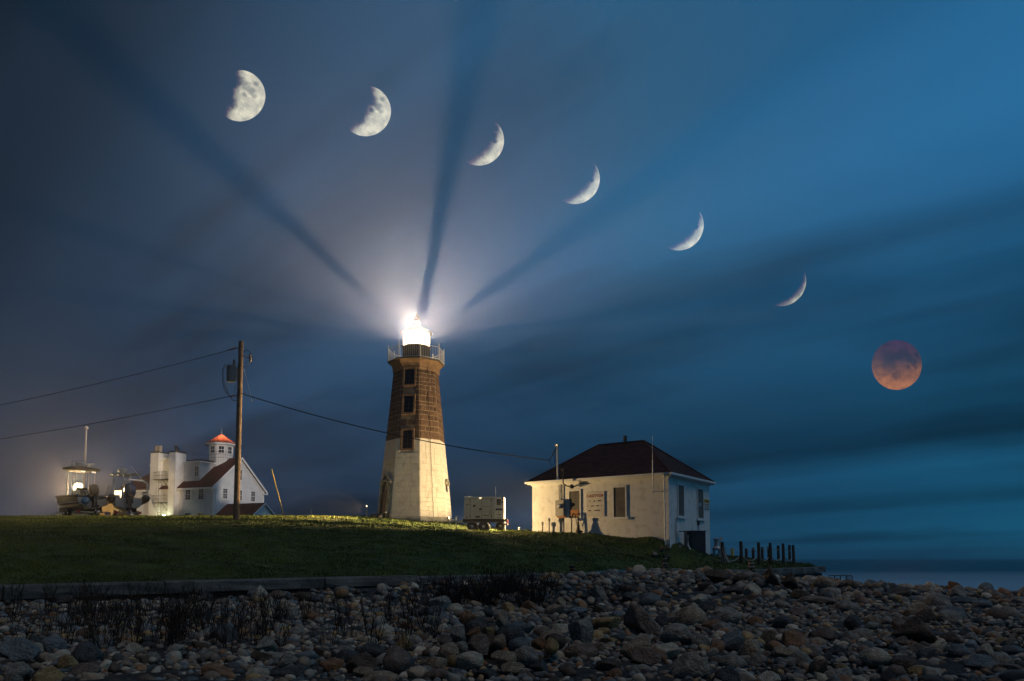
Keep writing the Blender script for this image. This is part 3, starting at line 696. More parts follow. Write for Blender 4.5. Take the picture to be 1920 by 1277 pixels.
    rl = MB(); cr = [(cx-2.3, cy+2.4), (cx-2.3, cy-2.2), (cx+2.2, cy-2.2)]
    for (xa, ya), (xb, yb) in zip(cr[:-1], cr[1:]):
        for zz in (15.35, 15.75, 16.1): rl.tube([(xa, ya, zz), (xb, yb, zz)], .018, 4)
        for i in range(13): q = i/12; rl.tube([(xa+(xb-xa)*q, ya+(yb-ya)*q, 14.8), (xa+(xb-xa)*q, ya+(yb-ya)*q, 16.1)], .012, 4)
    rl.build('balcony_rail', 'iron', cu)
    # low gabled annex in front of the gable
    an = MB(); an.box(.15, -5.7, Z0, 4.15, -.1, 7.85); an.poly([(.15, -5.7, 7.85), (4.15, -5.7, 7.85), (2.15, -5.7, 9.34)], 5.5, Y)
    ann = an.build('annex', 'clapboard', t)
    clap([(.1, Z0), (4.2, Z0), (4.2, 7.85), (2.15, 9.38), (.1, 7.85)], (0, -5.72, 0), X, -Y).build('annex_gable', 'clapboard', ann)
    r_ = MB()
    for pts in (((-.15, -5.95, 7.68), (2.15, -5.95, 9.40), (2.15, -.1, 9.40), (-.15, -.1, 7.68)), ((4.45, -5.95, 7.68), (4.45, -.1, 7.68), (2.15, -.1, 9.40), (2.15, -5.95, 9.40))): r_.add(*slab(pts, .12))
    r_.build('annex_roof', 'roof_red', ann)
    MB().poly([(-.2, -6.0, 7.6), (-.2, -6.0, 7.80), (2.15, -6.0, 9.56), (2.15, -6.0, 9.38)], .05, Y).poly([(4.5, -6.0, 7.6), (4.5, -6.0, 7.80), (2.15, -6.0, 9.56), (2.15, -6.0, 9.38)], .05, Y).build('barge_board', 'trim', ann)
    # small flood lamp at the foot of the bay
    lp = MB().lathe([(.10, 0), (.16, .12), (.16, .16)], 12, (-1.4, 6.3, 8.0)).tube([(-1.4, 6.3, 5.6), (-1.4, 6.3, 8.0)], .03, 5).build('foot_lamp', mat('foot_lamp_glow', (.5, .5, .4), .3, emit=((.95, 1, .6), 25)), t)
    mw = Matrix.Translation((HX, HY, 0)) @ Matrix.Rotation(rz, 4, 'Z')
    L = bpy.data.lights.new('foot_lamp_light', 'POINT'); L.energy = 50; L.color = (.95, 1, .55); L.shadow_soft_size = .1
    lo = bpy.data.objects.new('foot_lamp_light', L); COL.objects.link(lo); lo.location = mw @ Vector((-1.5, 7.2, 8.3))
big_house()
# ---------------------------------------------------------------- fog signal building
CX, CY = 7.347, 35.3
FRZ = math.atan2(.819, .573)
FM = Matrix.Translation((CX, CY, 0)) @ Matrix.Rotation(FRZ, 4, 'Z')
def fog_building():
    t = thing('signal_building', 'small white stucco building with a dark red hipped roof and boarded windows', 'building', (CX, CY, 0), FRZ)
    X, Y, Z = Vector((1, 0, 0)), Vector((0, 1, 0)), Vector((0, 0, 1))
    LX, LY, ZB, ZT_ = 5.30, 7.66, 2.6, 6.82
    MB().box(0, 0, ZB, LX, LY, ZT_).build('wall', 'stucco', t)
    MB().box(-.03, .12, ZB, -.002, LY, 3.75).build('wall_base', 'stucco', t)
    # roof, boxed eaves
    ov = .19; ze = 6.86; R0 = Vector((2.65, 2.47, 8.93)); R1 = Vector((2.65, 5.15, 8.93))
    c = [Vector((-ov, -ov, ze)), Vector((LX+ov, -ov, ze)), Vector((LX+ov, LY+ov, ze)), Vector((-ov, LY+ov, ze))]
    ro = MB(); h = Vector((0, 0, .10))
    # shingle courses on each slope
    def courses(a, b, tb, ta, n):
        nn = (b-a).cross(ta-a).normalized()
        if nn.z < 0: nn = -nn
        for i in range(n):
            f0, f1 = i/n, (i+1)/n
            p = [a.lerp(ta, f0), b.lerp(tb, f0), b.lerp(tb, f1), a.lerp(ta, f1)]
            ro.add([p[0]+nn*.030+h, p[1]+nn*.030+h, p[2]+nn*.006+h, p[3]+nn*.006+h, p[0]+h, p[1]+h], [(0, 1, 2, 3), (0, 1, 5, 4)])
    courses(c[3], c[0], R0, R1, 17); courses(c[0], c[1], R0, R0, 17); courses(c[1], c[2], R1, R0, 17); courses(c[2], c[3], R1, R1, 17)
    roof = ro.build('roof', 'roof_fog', t)
    hp = MB()
    for a, b in ((c[0], R0), (c[1], R0), (c[2], R1), (c[3], R1), (R0, R1)): hp.tube([a+h+Vector((0, 0, .03)), b+h+Vector((0, 0, .03))], .055, 6)
    hp.build('hip_cap', 'roof_fog', roof)
    MB().box(-ov, -ov, ze-.03, LX+ov, LY+ov, ze+.10).build('soffit', 'white_paint', t)
    g = MB()
    g.box(-ov-.10, -ov-.10, ze+.02, -ov-.002, LY+ov+.1, ze+.12); g.box(-ov-.002, -ov-.10, ze+.02, LX+ov+.1, -ov-.002, ze+.12); g.box(LX+ov+.002, -ov, ze-.01, LX+ov+.1, LY+ov+.1, ze+.13)
    g.build('gutter', 'white_paint', t)
    MB().box(-.05, -.05, ze-.10, LX+.05, LY+.05, ze-.032).build('frieze', 'white_paint', t)
    # boarded windows
    def win(org, ux, nrm, s0, s1, z0, z1, sw=.10):
        m = Matrix((ux, Z, nrm)).transposed().to_4x4(); m.translation = Vector(org)
        f = MB(); w = .075
        for q in ((s0-w, z0, s0, z1+w), (s1, z0, s1+w, z1+w), (s0, z1, s1, z1+w)): f.box(q[0], q[1], 0, q[2], q[3], .05, m)
        fo = f.build('window', 'white_paint', t)
        MB().box(s0, z0, 0, s1, z1, .022, m).build('shutter', 'shutter', fo)
        MB().box(s0-.16, z0-.13, 0, s1+.16, z0-.002, .09, m).build('sill', 'white_paint', fo)
        return fo, m
    NX, NY = -X, -Y
    # long wall runs along +Y; its outside is -X
    w1, m1 = win((0, 0, 0), Y, NX, 4.78, 5.38, 5.00, 6.38)
    w2, m2 = win((0, 0, 0), Y, NX, 2.24, 2.86, 4.98, 6.43)
    MB().box(4.83, 5.10, .023, 5.30, 5.42, .05, m1).build('vent_board', 'rust_board', w1)
    w3, m3 = win((0, 0, 0), X, NY, 1.04, 1.74, 5.02, 6.50)
    w4, m4 = win((0, 0, 0), X, NY, 3.58, 4.32, 5.02, 6.50)
    MB().box(3.78, 5.62, .023, 4.05, 5.80, .03, m4).build('sticker', mat('sticker', (.30, .42, .50), .5), w4)
    # downspout at the near corner
    MB().tube([(-.22, .12, ze), (-.12, .16, ze-.35), (-.10, .16, 3.4)], .045, 6).build('downspout', 'white_paint', t)
    MB().box(-.03, -.035, 3.1, .14, .0-.002, 4.0).build('corner_trim', 'white_paint', t)
    # service mast, meter box, conduits
    ms = thing  # noqa
    sm = MB().tube([(-.10, 6.03, ze), (-.10, 6.03, 8.72)], .045, 8).tube([(-.10, 6.03, 8.66), (-.10, 5.98, 8.80), (-.10, 6.10, 8.84), (-.1, 6.16, 8.74)], [.05, .07, .07, .03], 6).build('service_mast', 'galv', t)
    MB().lathe([(.16, 0), (.09, .08), (.05, .14)], 10, (-.10, 6.03, ze+.10)).build('mast_boot', 'galv', sm)
    cb = MB()
    cb.tube([(-.1, 6.1, 8.75), (-.1, 6.42, 8.2), (-.1, 6.55, 7.98), (-.1, 6.40, 7.75), (-.1, 6.2, 7.85), (-.1, 6.16, 8.6)], .018, 5)
    cb.tube([(-.1, 6.1, 8.72), (-.1, 6.3, 8.3), (-.1, 6.6, 8.06)], .016, 5); cb.build('mast_cable', 'cable', sm)
    mb_ = MB().box(-.20, 5.64, 5.12, -.005, 6.12, 5.94).build('meter_box', 'meter', t)
    MB().lathe([(.11, 0), (.11, .10), (.07, .14)], 14, m=Matrix.Translation((-.20, 5.86, 5.62)) @ Matrix.Rotation(-PI/2, 4, 'Y')).build('meter_dial', 'galv', mb_)
    MB().box(-.17, 5.55, 5.04, -.03, 6.05, 5.115).build('box_base', 'rust_board', mb_)
    for y in (5.80, 5.98): MB().tube([(-.05, y, 5.94), (-.05, y, 6.74)], .028, 6).build('conduit', 'meter', t)
    MB().tube([(-.04, 5.82, 5.1), (-.04, 5.82, 4.0)], .02, 6).build('conduit', 'cable', t)
    MB().tube([(-.48, 5.50, 7.42), (-.50, 5.46, 7.40), (-.50, 5.46, 6.75), (-.42, 5.30, 6.62), (-.20, 5.20, 6.60), (-.02, 5.2, 6.60)], .035, 6).tube([(-.50, 5.54, 7.44), (-.49, 5.44, 7.47)], [.05, .06], 6).build('vent_pipe', 'iron', t)
    MB().lathe([(.10, -.10), (.13, .0), (.06, .10)], 10, (-.24, 5.12, 6.60)).tube([(-.2, 5.12, 6.6), (-.2, 4.92, 6.58)], .02, 5).build('hood', 'iron', t)
    MB().tube([(-.10, 5.05, 5.2), (-.22, 5.05, 5.24), (-.26, 5.12, 5.0), (-.28, 5.12, 4.2)], .03, 6).tube([(-.10, 4.98, 5.2), (-.2, 4.93, 5.1), (-.1, 4.9, 4.6)], .02, 5).build('hose', 'cable', t)
    # chimney pipe
    MB().tube([(2.65, 3.54, 8.8), (2.65, 3.54, 9.42)], .10, 10).build('chimney_pipe', 'iron', t)
    # whip antenna and bracket
    MB().tube([(-.42, .60, 6.05), (-.42, .60, 7.6)], .028, 6).tube([(-.42, .60, 7.6), (-.42, .60, 8.72)], [.016, .009], 5).tube([(-.45, .65, 6.12), (-.02, .25, 6.12)], .022, 5).build('antenna', 'galv', t)
    # caution board
    b = MB().box(-.035, 3.42, 5.09, -.002, 4.38, 6.24).build('caution_board', 'sign_board', t)
    ed = MB()
    for q in ((3.38, 5.05, 4.42, 5.088), (3.38, 6.242, 4.42, 6.28)): ed.box(-.045, q[0], q[1], -.002, q[2], q[3])
    ed.box(-.045, 3.38, 5.088, -.002, 3.418, 6.242); ed.build('board_edge', 'sign_board', b)
    def text(body, size, y, z, m, name='lettering', bold=.012):
        cu = bpy.data.curves.new(name, 'FONT'); cu.body = body; cu.size = size; cu.align_x = 'CENTER'; cu.align_y = 'CENTER'; cu.extrude = .002; cu.offset = bold; cu.space_character = 1.25
        o = bpy.data.objects.new(name, cu); COL.objects.link(o); cu.materials.append(M[m]); o.parent = b
        mm = Matrix(((0, 0, -1), (-1, 0, 0), (0, 1, 0))).to_4x4(); mm.translation = Vector((-.039, y, z)); o.matrix_local = mm
        bpy.context.view_layer.update(); me = bpy.data.meshes.new_from_object(o.evaluated_get(bpy.context.evaluated_depsgraph_get())); q_ = bpy.data.objects.new(name, me); COL.objects.link(q_); q_.parent = b; q_.matrix_local = mm; bpy.data.objects.remove(o); return q_
    text('CAUTION', .19, 3.88, 6.08, 'sign_red', bold=.006)
    dash = MB()     # lines of small print, too small to read
    def word(y0, y1, z):   # measured left (far) to right (near)
        n = max(1, round((y0-y1)/.055))
        for i in range(n):
            a = y0+(y1-y0)*i/n; b2 = y0+(y1-y0)*(i+.72)/n
            dash.box(-.041, b2, z-.024, -.0355, a, z+.024)
    for y0, y1, z in ((4.22, 4.14, 5.82), (3.99, 3.87, 5.82), (3.75, 3.53, 5.82), (4.34, 4.29, 5.58), (4.14, 3.95, 5.58), (3.83, 3.68, 5.58), (3.54, 3.51, 5.58), (4.28, 4.13, 5.35), (3.94, 3.60, 5.35)): word(y0, y1, z)
    dash.build('small_print', 'ink', b)
    # notice on the short wall
    s = MB().box(4.50, -.03, 5.52, 5.22, -.002, 5.84).build('notice_board', 'sign_board', t)
    MB().box(4.50, -.032, 5.842, 5.22, -.002, 6.04).build('notice_header', 'sign_yellow', s)
    q = MB()
    for i in range(6): q.box(4.58+i*.10, -.035, 5.90, 4.65+i*.10, -.0325, 5.98)
    for j in range(3):
        for i in range(4): q.box(4.58+i*.15, -.034, 5.56+j*.095, 4.69+i*.15, -.0305, 5.60+j*.095)
    q.build('small_print', 'ink', s)
    MB().box(3.52, -.09, 4.66, 3.66, -.002, 4.86).tube([(3.6, -.05, 4.66), (3.6, -.05, 4.2)], .015, 5).build('junction_box', 'iron', t)
    MB().tube([(.66, -.06, 4.9), (.66, -.06, 3.3)], .022, 6).build('conduit', 'meter', t)
    # bent downpipe by the yard items
    return t
fog_building()
def fw(x, y, z): return FM @ Vector((x, y, z))
def vertical_pipe(y, top, lab):
    p = fw(-.28, y, 0); z0 = lz(p.x, p.y)
    o = MB().tube([(0, 0, -.1), (0, 0, top-z0-.16)], .035, 6).tube([(0, 0, top-z0-.18), (0, 0, top-z0-.06), (0, 0, top-z0)], [.065, .065, .045], 8).build('vent_pipe_stub', 'meter')
    o.location = (p.x, p.y, z0); tag(o, lab, 'pipe', 'pipe stubs by the long wall')
vertical_pipe(6.85, 4.86, 'capped pipe stub nearest the left end of the stucco wall')
vertical_pipe(6.45, 5.04, 'taller capped pipe stub right of the first, below the meter box')
def funnel():
    p = fw(-.30, 4.72, 0); z0 = lz(p.x, p.y)
    t = thing('pump_head', 'dark conical pump head on the grass beside the caution board', 'pump', (p.x, p.y, z0))
    MB().lathe([(.12, -.1), (.12, .16), (.09, .20), (.04, .62), (.055, .66), (.055, .76), (.03, .78)], 10).build('cone', 'iron', t)
    MB().box(.06, -.04, .05, .22, .04, .14).build('spout', 'iron', t)
funnel()
# ---------------------------------------------------------------- generator trailer
def wheel(parent, c, r, w, axis, name='wheel'):
    """axis: unit vector of the axle"""
    a = Vector(axis).normalized(); q = a.to_track_quat('Z', 'Y').to_matrix().to_4x4(); m = Matrix.Translation(c) @ q
    h = w/2
    ty = MB().lathe([(r*.58, -h), (r*.90, -h), (r, -h*.7), (r, h*.7), (r*.90, h), (r*.58, h)], 22, m=m).build(name, 'rubber', parent, smooth=False)
    rm = MB(); rm.lathe([(r*.58, h*.6), (r*.56, h*1.02), (r*.48, h*.9), (r*.2, h*1.05), (r*.16, h*1.25)], 16, m=m)
    m2 = m @ Matrix.Rotation(PI, 4, 'X'); rm.lathe([(r*.58, h*.6), (r*.56, h*1.02), (r*.48, h*.9), (r*.2, h*1.05), (r*.16, h*1.25)], 16, m=m2)
    rm.build('rim', 'rim', ty)
    sl = MB()
    for k in range(6):
        b = m @ Matrix.Rotation(k*PI/3, 4, 'Z'); sl.box(r*.28, -r*.07, h*.93, r*.44, r*.07, h*1.03, b)
    sl.build('rim_slots', 'black', ty)
    return ty
def generator():
    gy = 46.0; A = at(870, 997, gy); B = at(928, 997, gy); zg = A.z
    rz = math.radians(-3.5); P = Vector((A.x, gy, zg))
    t = thing('generator_trailer', 'cream towable generator on a twin axle trailer beside the lighthouse', 'generator', P, rz)
    L, Wd = 1.88, 1.0; z0, z1 = .78, 2.13
    body = MB().box(0, 0, z0, L, Wd, z1).build('body', 'gen_body', t)
    # end face turned to the right: shear into view by a separate rear cabinet
    px = lambda x: x
    for x in (.38, 1.08, 1.66): MB().box(x-.008, -.006, z0+.03, x+.008, -.001, z1-.12).build('door_seam', 'black', body)
    MB().box(.02, -.008, z1-.14, L-.02, -.001, z1-.12).build('top_seam', 'black', body)
    MB().box(1.10, -.007, 1.50, 1.64, -.001, 1.515).build('seam', 'black', body)
    for x0, x1, za, zb in ((.10, .30, 1.64, 1.67), (.55, .70, 1.52, 1.63), (.93, 1.06, 1.32, 1.43), (.70, .96, .86, .95), (.10, .24, .84, .87)):
        MB().box(x0, -.02, za, x1, -.001, zb).build('decal', 'ink', body)
    MB().box(.92, -.03, z1-.13, 1.06, -.001, z1-.04).build('roof_lamp', mat('marker_glow', (.6, .5, .3), .4, emit=((1, .75, .45), 1.2)), body)
    MB().box(1.14, -.03, .97, 1.52, -.001, 1.0).tube([(1.52, -.03, .98), (1.58, -.03, 1.08), (1.58, -.03, 1.35)], .012, 5).build('handle_bar', 'iron', body)
    for x in (.37, .37, 1.67): 
        for za in (.88, 1.85): MB().box(x-.03, -.035, za, x+.02, -.008, za+.12).build('hinge', 'iron', body)
    for x in (.02, .18, .32): MB().lathe([(.03, 0), (.035, .03), (.02, .05)], 8, (x+.02, .1, z1)).build('lifting_eye', 'rail_white', body)
    # rear end panel (facing right, turned toward the viewer)
    m = Matrix.Translation((L, 0, 0)) @ Matrix.Rotation(math.radians(24), 4, 'Z')
    pan = MB().poly([(L+.001, .0, z0), (L+.55, .02+.30, z0+.0), (L+.55, .32, z1-.02), (L+.001, .0, z1-.01)], .75, Vector((0, 1, 0))).build('control_end', 'gen_body', t)
    u = Vector((.55, .32, 0)).normalized(); nn = Vector((u.y, -u.x, 0)); mm = Matrix((u, Vector((0, 0, 1)), nn)).transposed().to_4x4(); mm.translation = Vector((L, 0, 0))
    for s0, s1, za, zb, mt in ((.12, .40, 1.62, 2.0, 'glass_dark'), (.46, .56, 2.0, 2.10, 'black'), (.46, .56, 1.76, 1.86, 'black'), (.05, .50, 1.30, 1.42, 'ink'), (.22, .32, 1.16, 1.22, 'sign_yellow'), (.18, .42, 1.02, 1.06, 'ink'), (.18, .42, .86, .89, 'ink')):
        MB().box(s0, za, .001, s1, zb, .02, mm).build('panel_fitting', mt, pan)
    MB().tube([(1.92, .02, z1-.02), (1.92, .02, z1+.60)], [.012, .006], 5).build('antenna', 'rail_white', t)
    # chassis
    fr = MB().box(-.1, .02, .60, L+.75, .12, z0-.002).box(-.1, Wd-.12, .60, L+.75, Wd-.02, z0-.002).box(0, .12, .62, .1, Wd-.12, .74).box(L+.55, .12, .62, L+.65, Wd-.12, .74)
    fr.build('chassis', 'black', t)
    MB().box(.30, -.06, .62, 1.62, .12, .70).box(.30, -.06, .48, .36, .10, .62).box(1.56, -.06, .48, 1.62, .10, .62).build('mudguard', 'black', t)
    for y in (.0, Wd):
        for x in (.50, 1.20): wheel(t, Vector((x+.0, y, .31)), .31, .20, (0, -1, 0))
    wheel(t, Vector((L+.28, .45, .36)), .27, .18, (.5, -1, 0), 'spare_wheel')
    d = MB().tube([(0, .1, .68), (-.45, Wd/2, .62)], .04, 5).tube([(0, Wd-.1, .68), (-.45, Wd/2, .62)], .04, 5).tube([(-.40, Wd/2, .66), (-.95, Wd/2, .60)], .045, 6)
    d.build('drawbar', 'galv', t)
    MB().tube([(-.55, Wd/2+.02, .05), (-.55, Wd/2+.02, .95)], .035, 6).tube([(-.62, Wd/2, .93), (-.45, Wd/2, .97)], .02, 5).lathe([(.10, 0), (.12, .03), (.04, .06)], 10, (-.55, Wd/2+.02, 0)).build('jack', 'alu', t)
    MB().lathe([(.04, 0), (.07, .04), (.07, .10), (.03, .14)], 10, (-.98, Wd/2, .56)).build('coupler', 'alu', t)
    MB().tube([(-.9, Wd/2-.04, .55), (-.8, Wd/2-.1, .22), (-.6, Wd/2-.1, .12), (-.4, Wd/2-.08, .50)], .015, 5).build('safety_chain', 'alu', t)
    MB().box(L+.72, .10, .58, L+.80, .24, .72).build('tail_lamp', 'red_lamp', t)
    MB().box(L+.3, .1, .44, L+.75, .9, .50).build('rear_step', 'post_wood', t)
    MB().tube([(L+.60, .2, .0), (L+.60, .2, .60)], .03, 6).build('support_leg', 'galv', t)
generator()
# ---------------------------------------------------------------- utility pole and wires
PX, PY_ = -14.61, 40.0
def utility_pole():
    zb = lz(PX, PY_); t = thing('utility_pole', 'tall wooden utility pole with a grey transformer can in front of the house', 'utility pole', (PX, PY_, zb))
    H = 14.65-zb; z = lambda w: w-zb
    MB().tube([(0, 0, -.3), (0, 0, H*.5), (0, 0, H)], [.165, .145, .125], 12).build('pole', 'pole_wood', t)
    tr = MB().lathe([(.20, 0), (.235, .03), (.24, .80), (.25, .82), (.25, .86), (.15, .92)], 16, (-.48, -.02, z(12.42))).build('transformer', 'trans_grey', t)
    MB().lathe([(.05, 0), (.07, .06), (.05, .10), (.07, .16), (.05, .2), (.06, .28), (.02, .36)], 8, (-.34, -.05, z(13.30))).build('bushing', 'ceramic', tr)
    MB().box(-.24, -.06, z(12.5), -.12, .04, z(13.2)).box(-.30, -.03, z(12.62), -.22, .03, z(12.70)).box(-.30, -.03, z(13.0), -.22, .03, z(13.08)).build('bracket', 'galv', tr)
    # cut-out on an arm to the right
    MB().tube([(.1, 0, z(13.85)), (.45, -.02, z(13.74))], .03, 5).build('arm', 'galv', t)
    MB().lathe([(.04, 0), (.08, .08), (.05, .14), (.09, .22), (.05, .28), (.08, .36), (.03, .46)], 8, (.52, -.02, z(13.50))).tube([(.58, 0, z(13.92)), (.66, 0, z(13.72)), (.58, 0, z(13.44))], .02, 5).build('cutout_fuse', 'ceramic', t)
    MB().tube([(-.12, 0, z(14.30)), (-.40, 0, z(14.24)), (-.72, 0, z(14.14))], [.02, .045, .03], 6).build('strain_insulator', 'ceramic', t)
    MB().tube([(-.14, 0, z(11.72)), (-.50, 0, z(11.66))], .03, 5).build('clamp', 'ceramic', t)
    c = MB()
    c.tube([(-.66, -.02, z(13.32)), (-.82, -.05, z(13.36)), (-.95, -.05, z(13.0)), (-.92, -.05, z(12.4)), (-.75, -.05, z(11.9)), (-.45, -.05, z(11.60)), (-.1, -.05, z(11.58))], .02, 5)
    c.tube([(-.66, .02, z(13.30)), (-.90, .05, z(13.2)), (-.90, .05, z(12.5)), (-.62, .05, z(11.75)), (-.35, .05, z(11.42)), (-.1, .05, z(11.40))], .02, 5)
    c.tube([(.10, 0, z(14.05)), (.34, 0, z(14.18)), (.50, 0, z(14.08)), (.54, 0, z(13.98))], .014, 5)
    c.tube([(.50, 0, z(13.50)), (.40, 0, z(13.30)), (.15, 0, z(13.22)), (-.2, 0, z(13.30)), (-.34, -.03, z(13.60))], .014, 5)
    c.tube([(-.20, 0, z(12.3)), (-.34, 0, z(11.68))], .012, 5)
    c.build('jumper_cables', 'cable', t)
    MB().tube([(.22, -.05, z(13.10)), (.26, -.05, z(12.95)), (.66, -.05, z(11.52)), (.70, -.05, z(11.35))], [.03, .01, .01, .03], 5).build('guy_cable', 'galv', t)
utility_pole()
def wire(name, pts, r, label):
    o = MB().tube(pts, r, 5).build(name, 'cable'); tag(o, label, 'cable'); return o
a = Vector((PX-.7, PY_, 14.14)); b = at(-160, 790, 47); wire('overhead_wire', sag(a, b, .22), .016, 'upper overhead wire running left from the pole top')
a = Vector((PX-.45, PY_, 11.66)); b = at(-160, 846, 47); wire('overhead_wire', sag(a, b, .20), .018, 'lower overhead wire running left from below the transformer')
a = Vector((PX+.13, PY_-.05, 11.78)); b = fw(-.1, 6.6, 8.06); wire('service_cable', sag(a, b, .42, 24), .026, 'service cable sagging from the pole to the mast on the small building')
# ---------------------------------------------------------------- boats
def hull(mb, L, B, dep, deck_rise=.35, n=9):
    secs = []
    for i in range(n):
        q = i/(n-1); y = L*q; w = B/2*(1-max(0, (q-.45)/.55)**2.2)*(1 if i < n-1 else .02); w = max(w, .03)
        zk = dep*.55*max(0, (q-.5)/.5)**2.2; zc = dep*.38+dep*.45*max(0, (q-.35)/.65)**1.8; zg = dep+deck_rise*q**2
        secs.append([(-w, y, zg), (-w*.86, y, zc), (0, y, zk), (w*.86, y, zc), (w, y, zg)])
    vs = [p for s_ in secs for p in s_]; fs = []
    for i in range(n-1):
        for k in range(4): fs.append((i*5+k, i*5+k+1, (i+1)*5+k+1, (i+1)*5+k))
    fs.append((0, 1, 2, 3, 4)); mb.add(vs, fs); return secs
def outboard(parent, x, y, z, cowl, s=1.0):
    m = Matrix.Translation((x, y, z)) @ Matrix.Rotation(math.radians(-14), 4, 'X') @ Matrix.Scale(s, 4)
    o = MB().lathe([(.12, 0), (.26, .06), (.33, .25), (.34, .50), (.30, .72), (.18, .84), (.03, .86)], 14, m=m @ Matrix.Scale(1.25, 4, (0, 1, 0)))
    c = o.build('outboard_motor', cowl, parent, smooth=True)
    MB().box(-.11, -.16, -.75, .11, .18, .05, m).box(-.20, -.26, -.80, .20, .14, -.74, m).box(-.05, -.10, -1.35, .05, .14, -.80, m).build('midsection', 'cowl_dark', c)
    MB().tube([m @ Vector((0, .22, -1.22)), m @ Vector((0, -.26, -1.22))], [.04, .09], 8).build('gearcase', 'cowl_dark', c)
    p = MB()
    for k in range(3):
        a = k*2*PI/3; p.poly([m @ Vector((0, -.30, -1.22)), m @ Vector((.18*math.cos(a), -.32, -1.22+.18*math.sin(a))), m @ Vector((.18*math.cos(a+.6), -.28, -1.22+.18*math.sin(a+.6)))], .012, Vector((0, 1, 0)))
    p.build('propeller', 'alu', c)
    MB().box(-.20, .10, -.30, .20, .40, .02, m).build('mount', 'black', c)
def trailer(parent, L, B):
    f = MB(); f.box(-B*.38, .2, -.22, -B*.34, L*.75, -.12); f.box(B*.34, .2, -.22, B*.38, L*.75, -.12); f.box(-B*.38, .5, -.24, B*.38, .6, -.12); f.box(-B*.38, L*.5, -.24, B*.38, L*.5+.1, -.12)
    f.tube([(-B*.35, L*.74, -.17), (0, L*1.08, -.17)], .05, 5); f.tube([(B*.35, L*.74, -.17), (0, L*1.08, -.17)], .05, 5); f.tube([(0, L*1.05, -.17), (0, L*1.08, .9)], .04, 5)
    f.build('trailer_frame', 'galv', parent)
    for s_ in (-1, 1):
        for y in (L*.28, L*.40): wheel(parent, Vector((s_*B*.42, y, -.25)), .30, .2, (s_, 0, 0), 'trailer_wheel')
        b = MB().box(s_*B*.42-.12, .05, -.30, s_*B*.42+.12, .10, -.12).build('tail_lamp', 'red_lamp', parent)
        MB().box(s_*B*.30-.03, .25, -.12, s_*B*.30+.03, L*.7, .25).build('bunk', 'post_wood', parent)
def patrol_boat(loc, rz):
    t = thing('patrol_boat', 'grey hulled patrol boat with a hard top, leftmost on its trailer', 'boat', loc, rz)
    L, B = 6.6, 2.5; h = MB(); hull(h, L, B, 1.05, .25); ho = h.build('hull', 'hull_grey', t)
    d = MB().box(-B/2+.1, .05, .55, B/2-.1, L*.6, .62); d.build('deck', 'hull_white', t)
    tr = MB().poly([(-B/2, -.02, 1.05), (-B/2+.16, -.02, .42), (0, -.02, .02), (B/2-.16, -.02, .42), (B/2, -.02, 1.05), (.5, -.02, .80), (-.5, -.02, .80)], .03, Vector((0, -1, 0))).build('transom', 'hull_white', t)
    cl = MB(); 
    for s_ in (-1, 1):
        cl.tube([(s_*B/2*(1-max(0, (q-.45)/.55)**2.2) if q < .99 else 0, L*q, 1.06+.25*q*q) for q in np.linspace(0, 1, 12)], .09, 6)
    cl.tube([(-B/2, .02, 1.02), (B/2, .02, 1.02)], .12, 8)
    cl.build('fender_collar', 'tube_rubber', t)
    cs = MB().box(-.42, 2.2, .62, .42, 3.1, 1.65).build('console', 'hull_white', t)
    MB().box(-.36, 2.16, 1.66, .36, 2.5, 1.85).build('dash', 'black', cs)
    MB().lathe([(.2, 0), (.2, .03)], 12, m=Matrix.Translation((0, 2.12, 1.5)) @ Matrix.Rotation(-1.2, 4, 'X')).build('steering_wheel', 'black', cs)
    for x in (-.25, .25): MB().box(x-.2, 1.3, .62, x+.2, 1.75, 1.1).box(x-.2, 1.25, 1.1, x+.2, 1.35, 1.55).build('seat', 'seat', t)
    for x in (-.8, .8):
        for y in (1.9, 3.1): MB().tube([(x, y, .62), (x*.98, y, 3.22)], .035, 6).build('top_post', 'alu', t)
    ht = MB().lathe([(1.0, 0), (1.45, .10), (1.55, .22), (1.40, .30), (.5, .42)], 10, m=Matrix.Translation((0, 2.5, 3.20)) @ Matrix.Scale(.92, 4, (1, 0, 0))).build('hard_top', 'canvas', t)
    MB().lathe([(.36, 0), (.40, .10), (.40, .26), (.30, .36)], 16, (-.1, 2.5, 3.62)).build('radar_dome', 'hull_white', ht)
    MB().lathe([(.14, 0), (.16, .2), (.06, .42)], 10, (-.62, 2.6, 3.56)).lathe([(.12, 0), (.13, .2), (.05, .32)], 10, (.62, 2.6, 3.56)).build('aerial_domes', 'hull_white', ht)
    for x in (-.35, .45): MB().box(x-.14, 1.25, 3.05, x+.14, 1.35, 3.15).build('deck_light', mat('deck_light_glow', (.6, .6, .5), .4, emit=((1, .85, .6), 1.0)), ht)
    outboard(t, -.05, -.25, 1.05, 'cowl_dark', 1.12)
    tag(MB().lathe([(.05, -.30), (.24, -.18), (.30, .0), (.24, .2), (.08, .3)], 12).build('fender_ball', 'buoy_blue', None, smooth=True), 'pale blue ball fender hanging at the stern of the leftmost boat', 'fender').location = Matrix.Translation(loc) @ Matrix.Rotation(rz, 4, 'Z') @ Vector((-.75, -.40, .62))
    MB().tube([(B/2-.1, .6, 1.1), (B/2+.1, .6, 1.95), (B/2+.16, .6, 2.0)], .03, 5).build('boat_hook', 'cable', t)
    trailer(t, L, B)
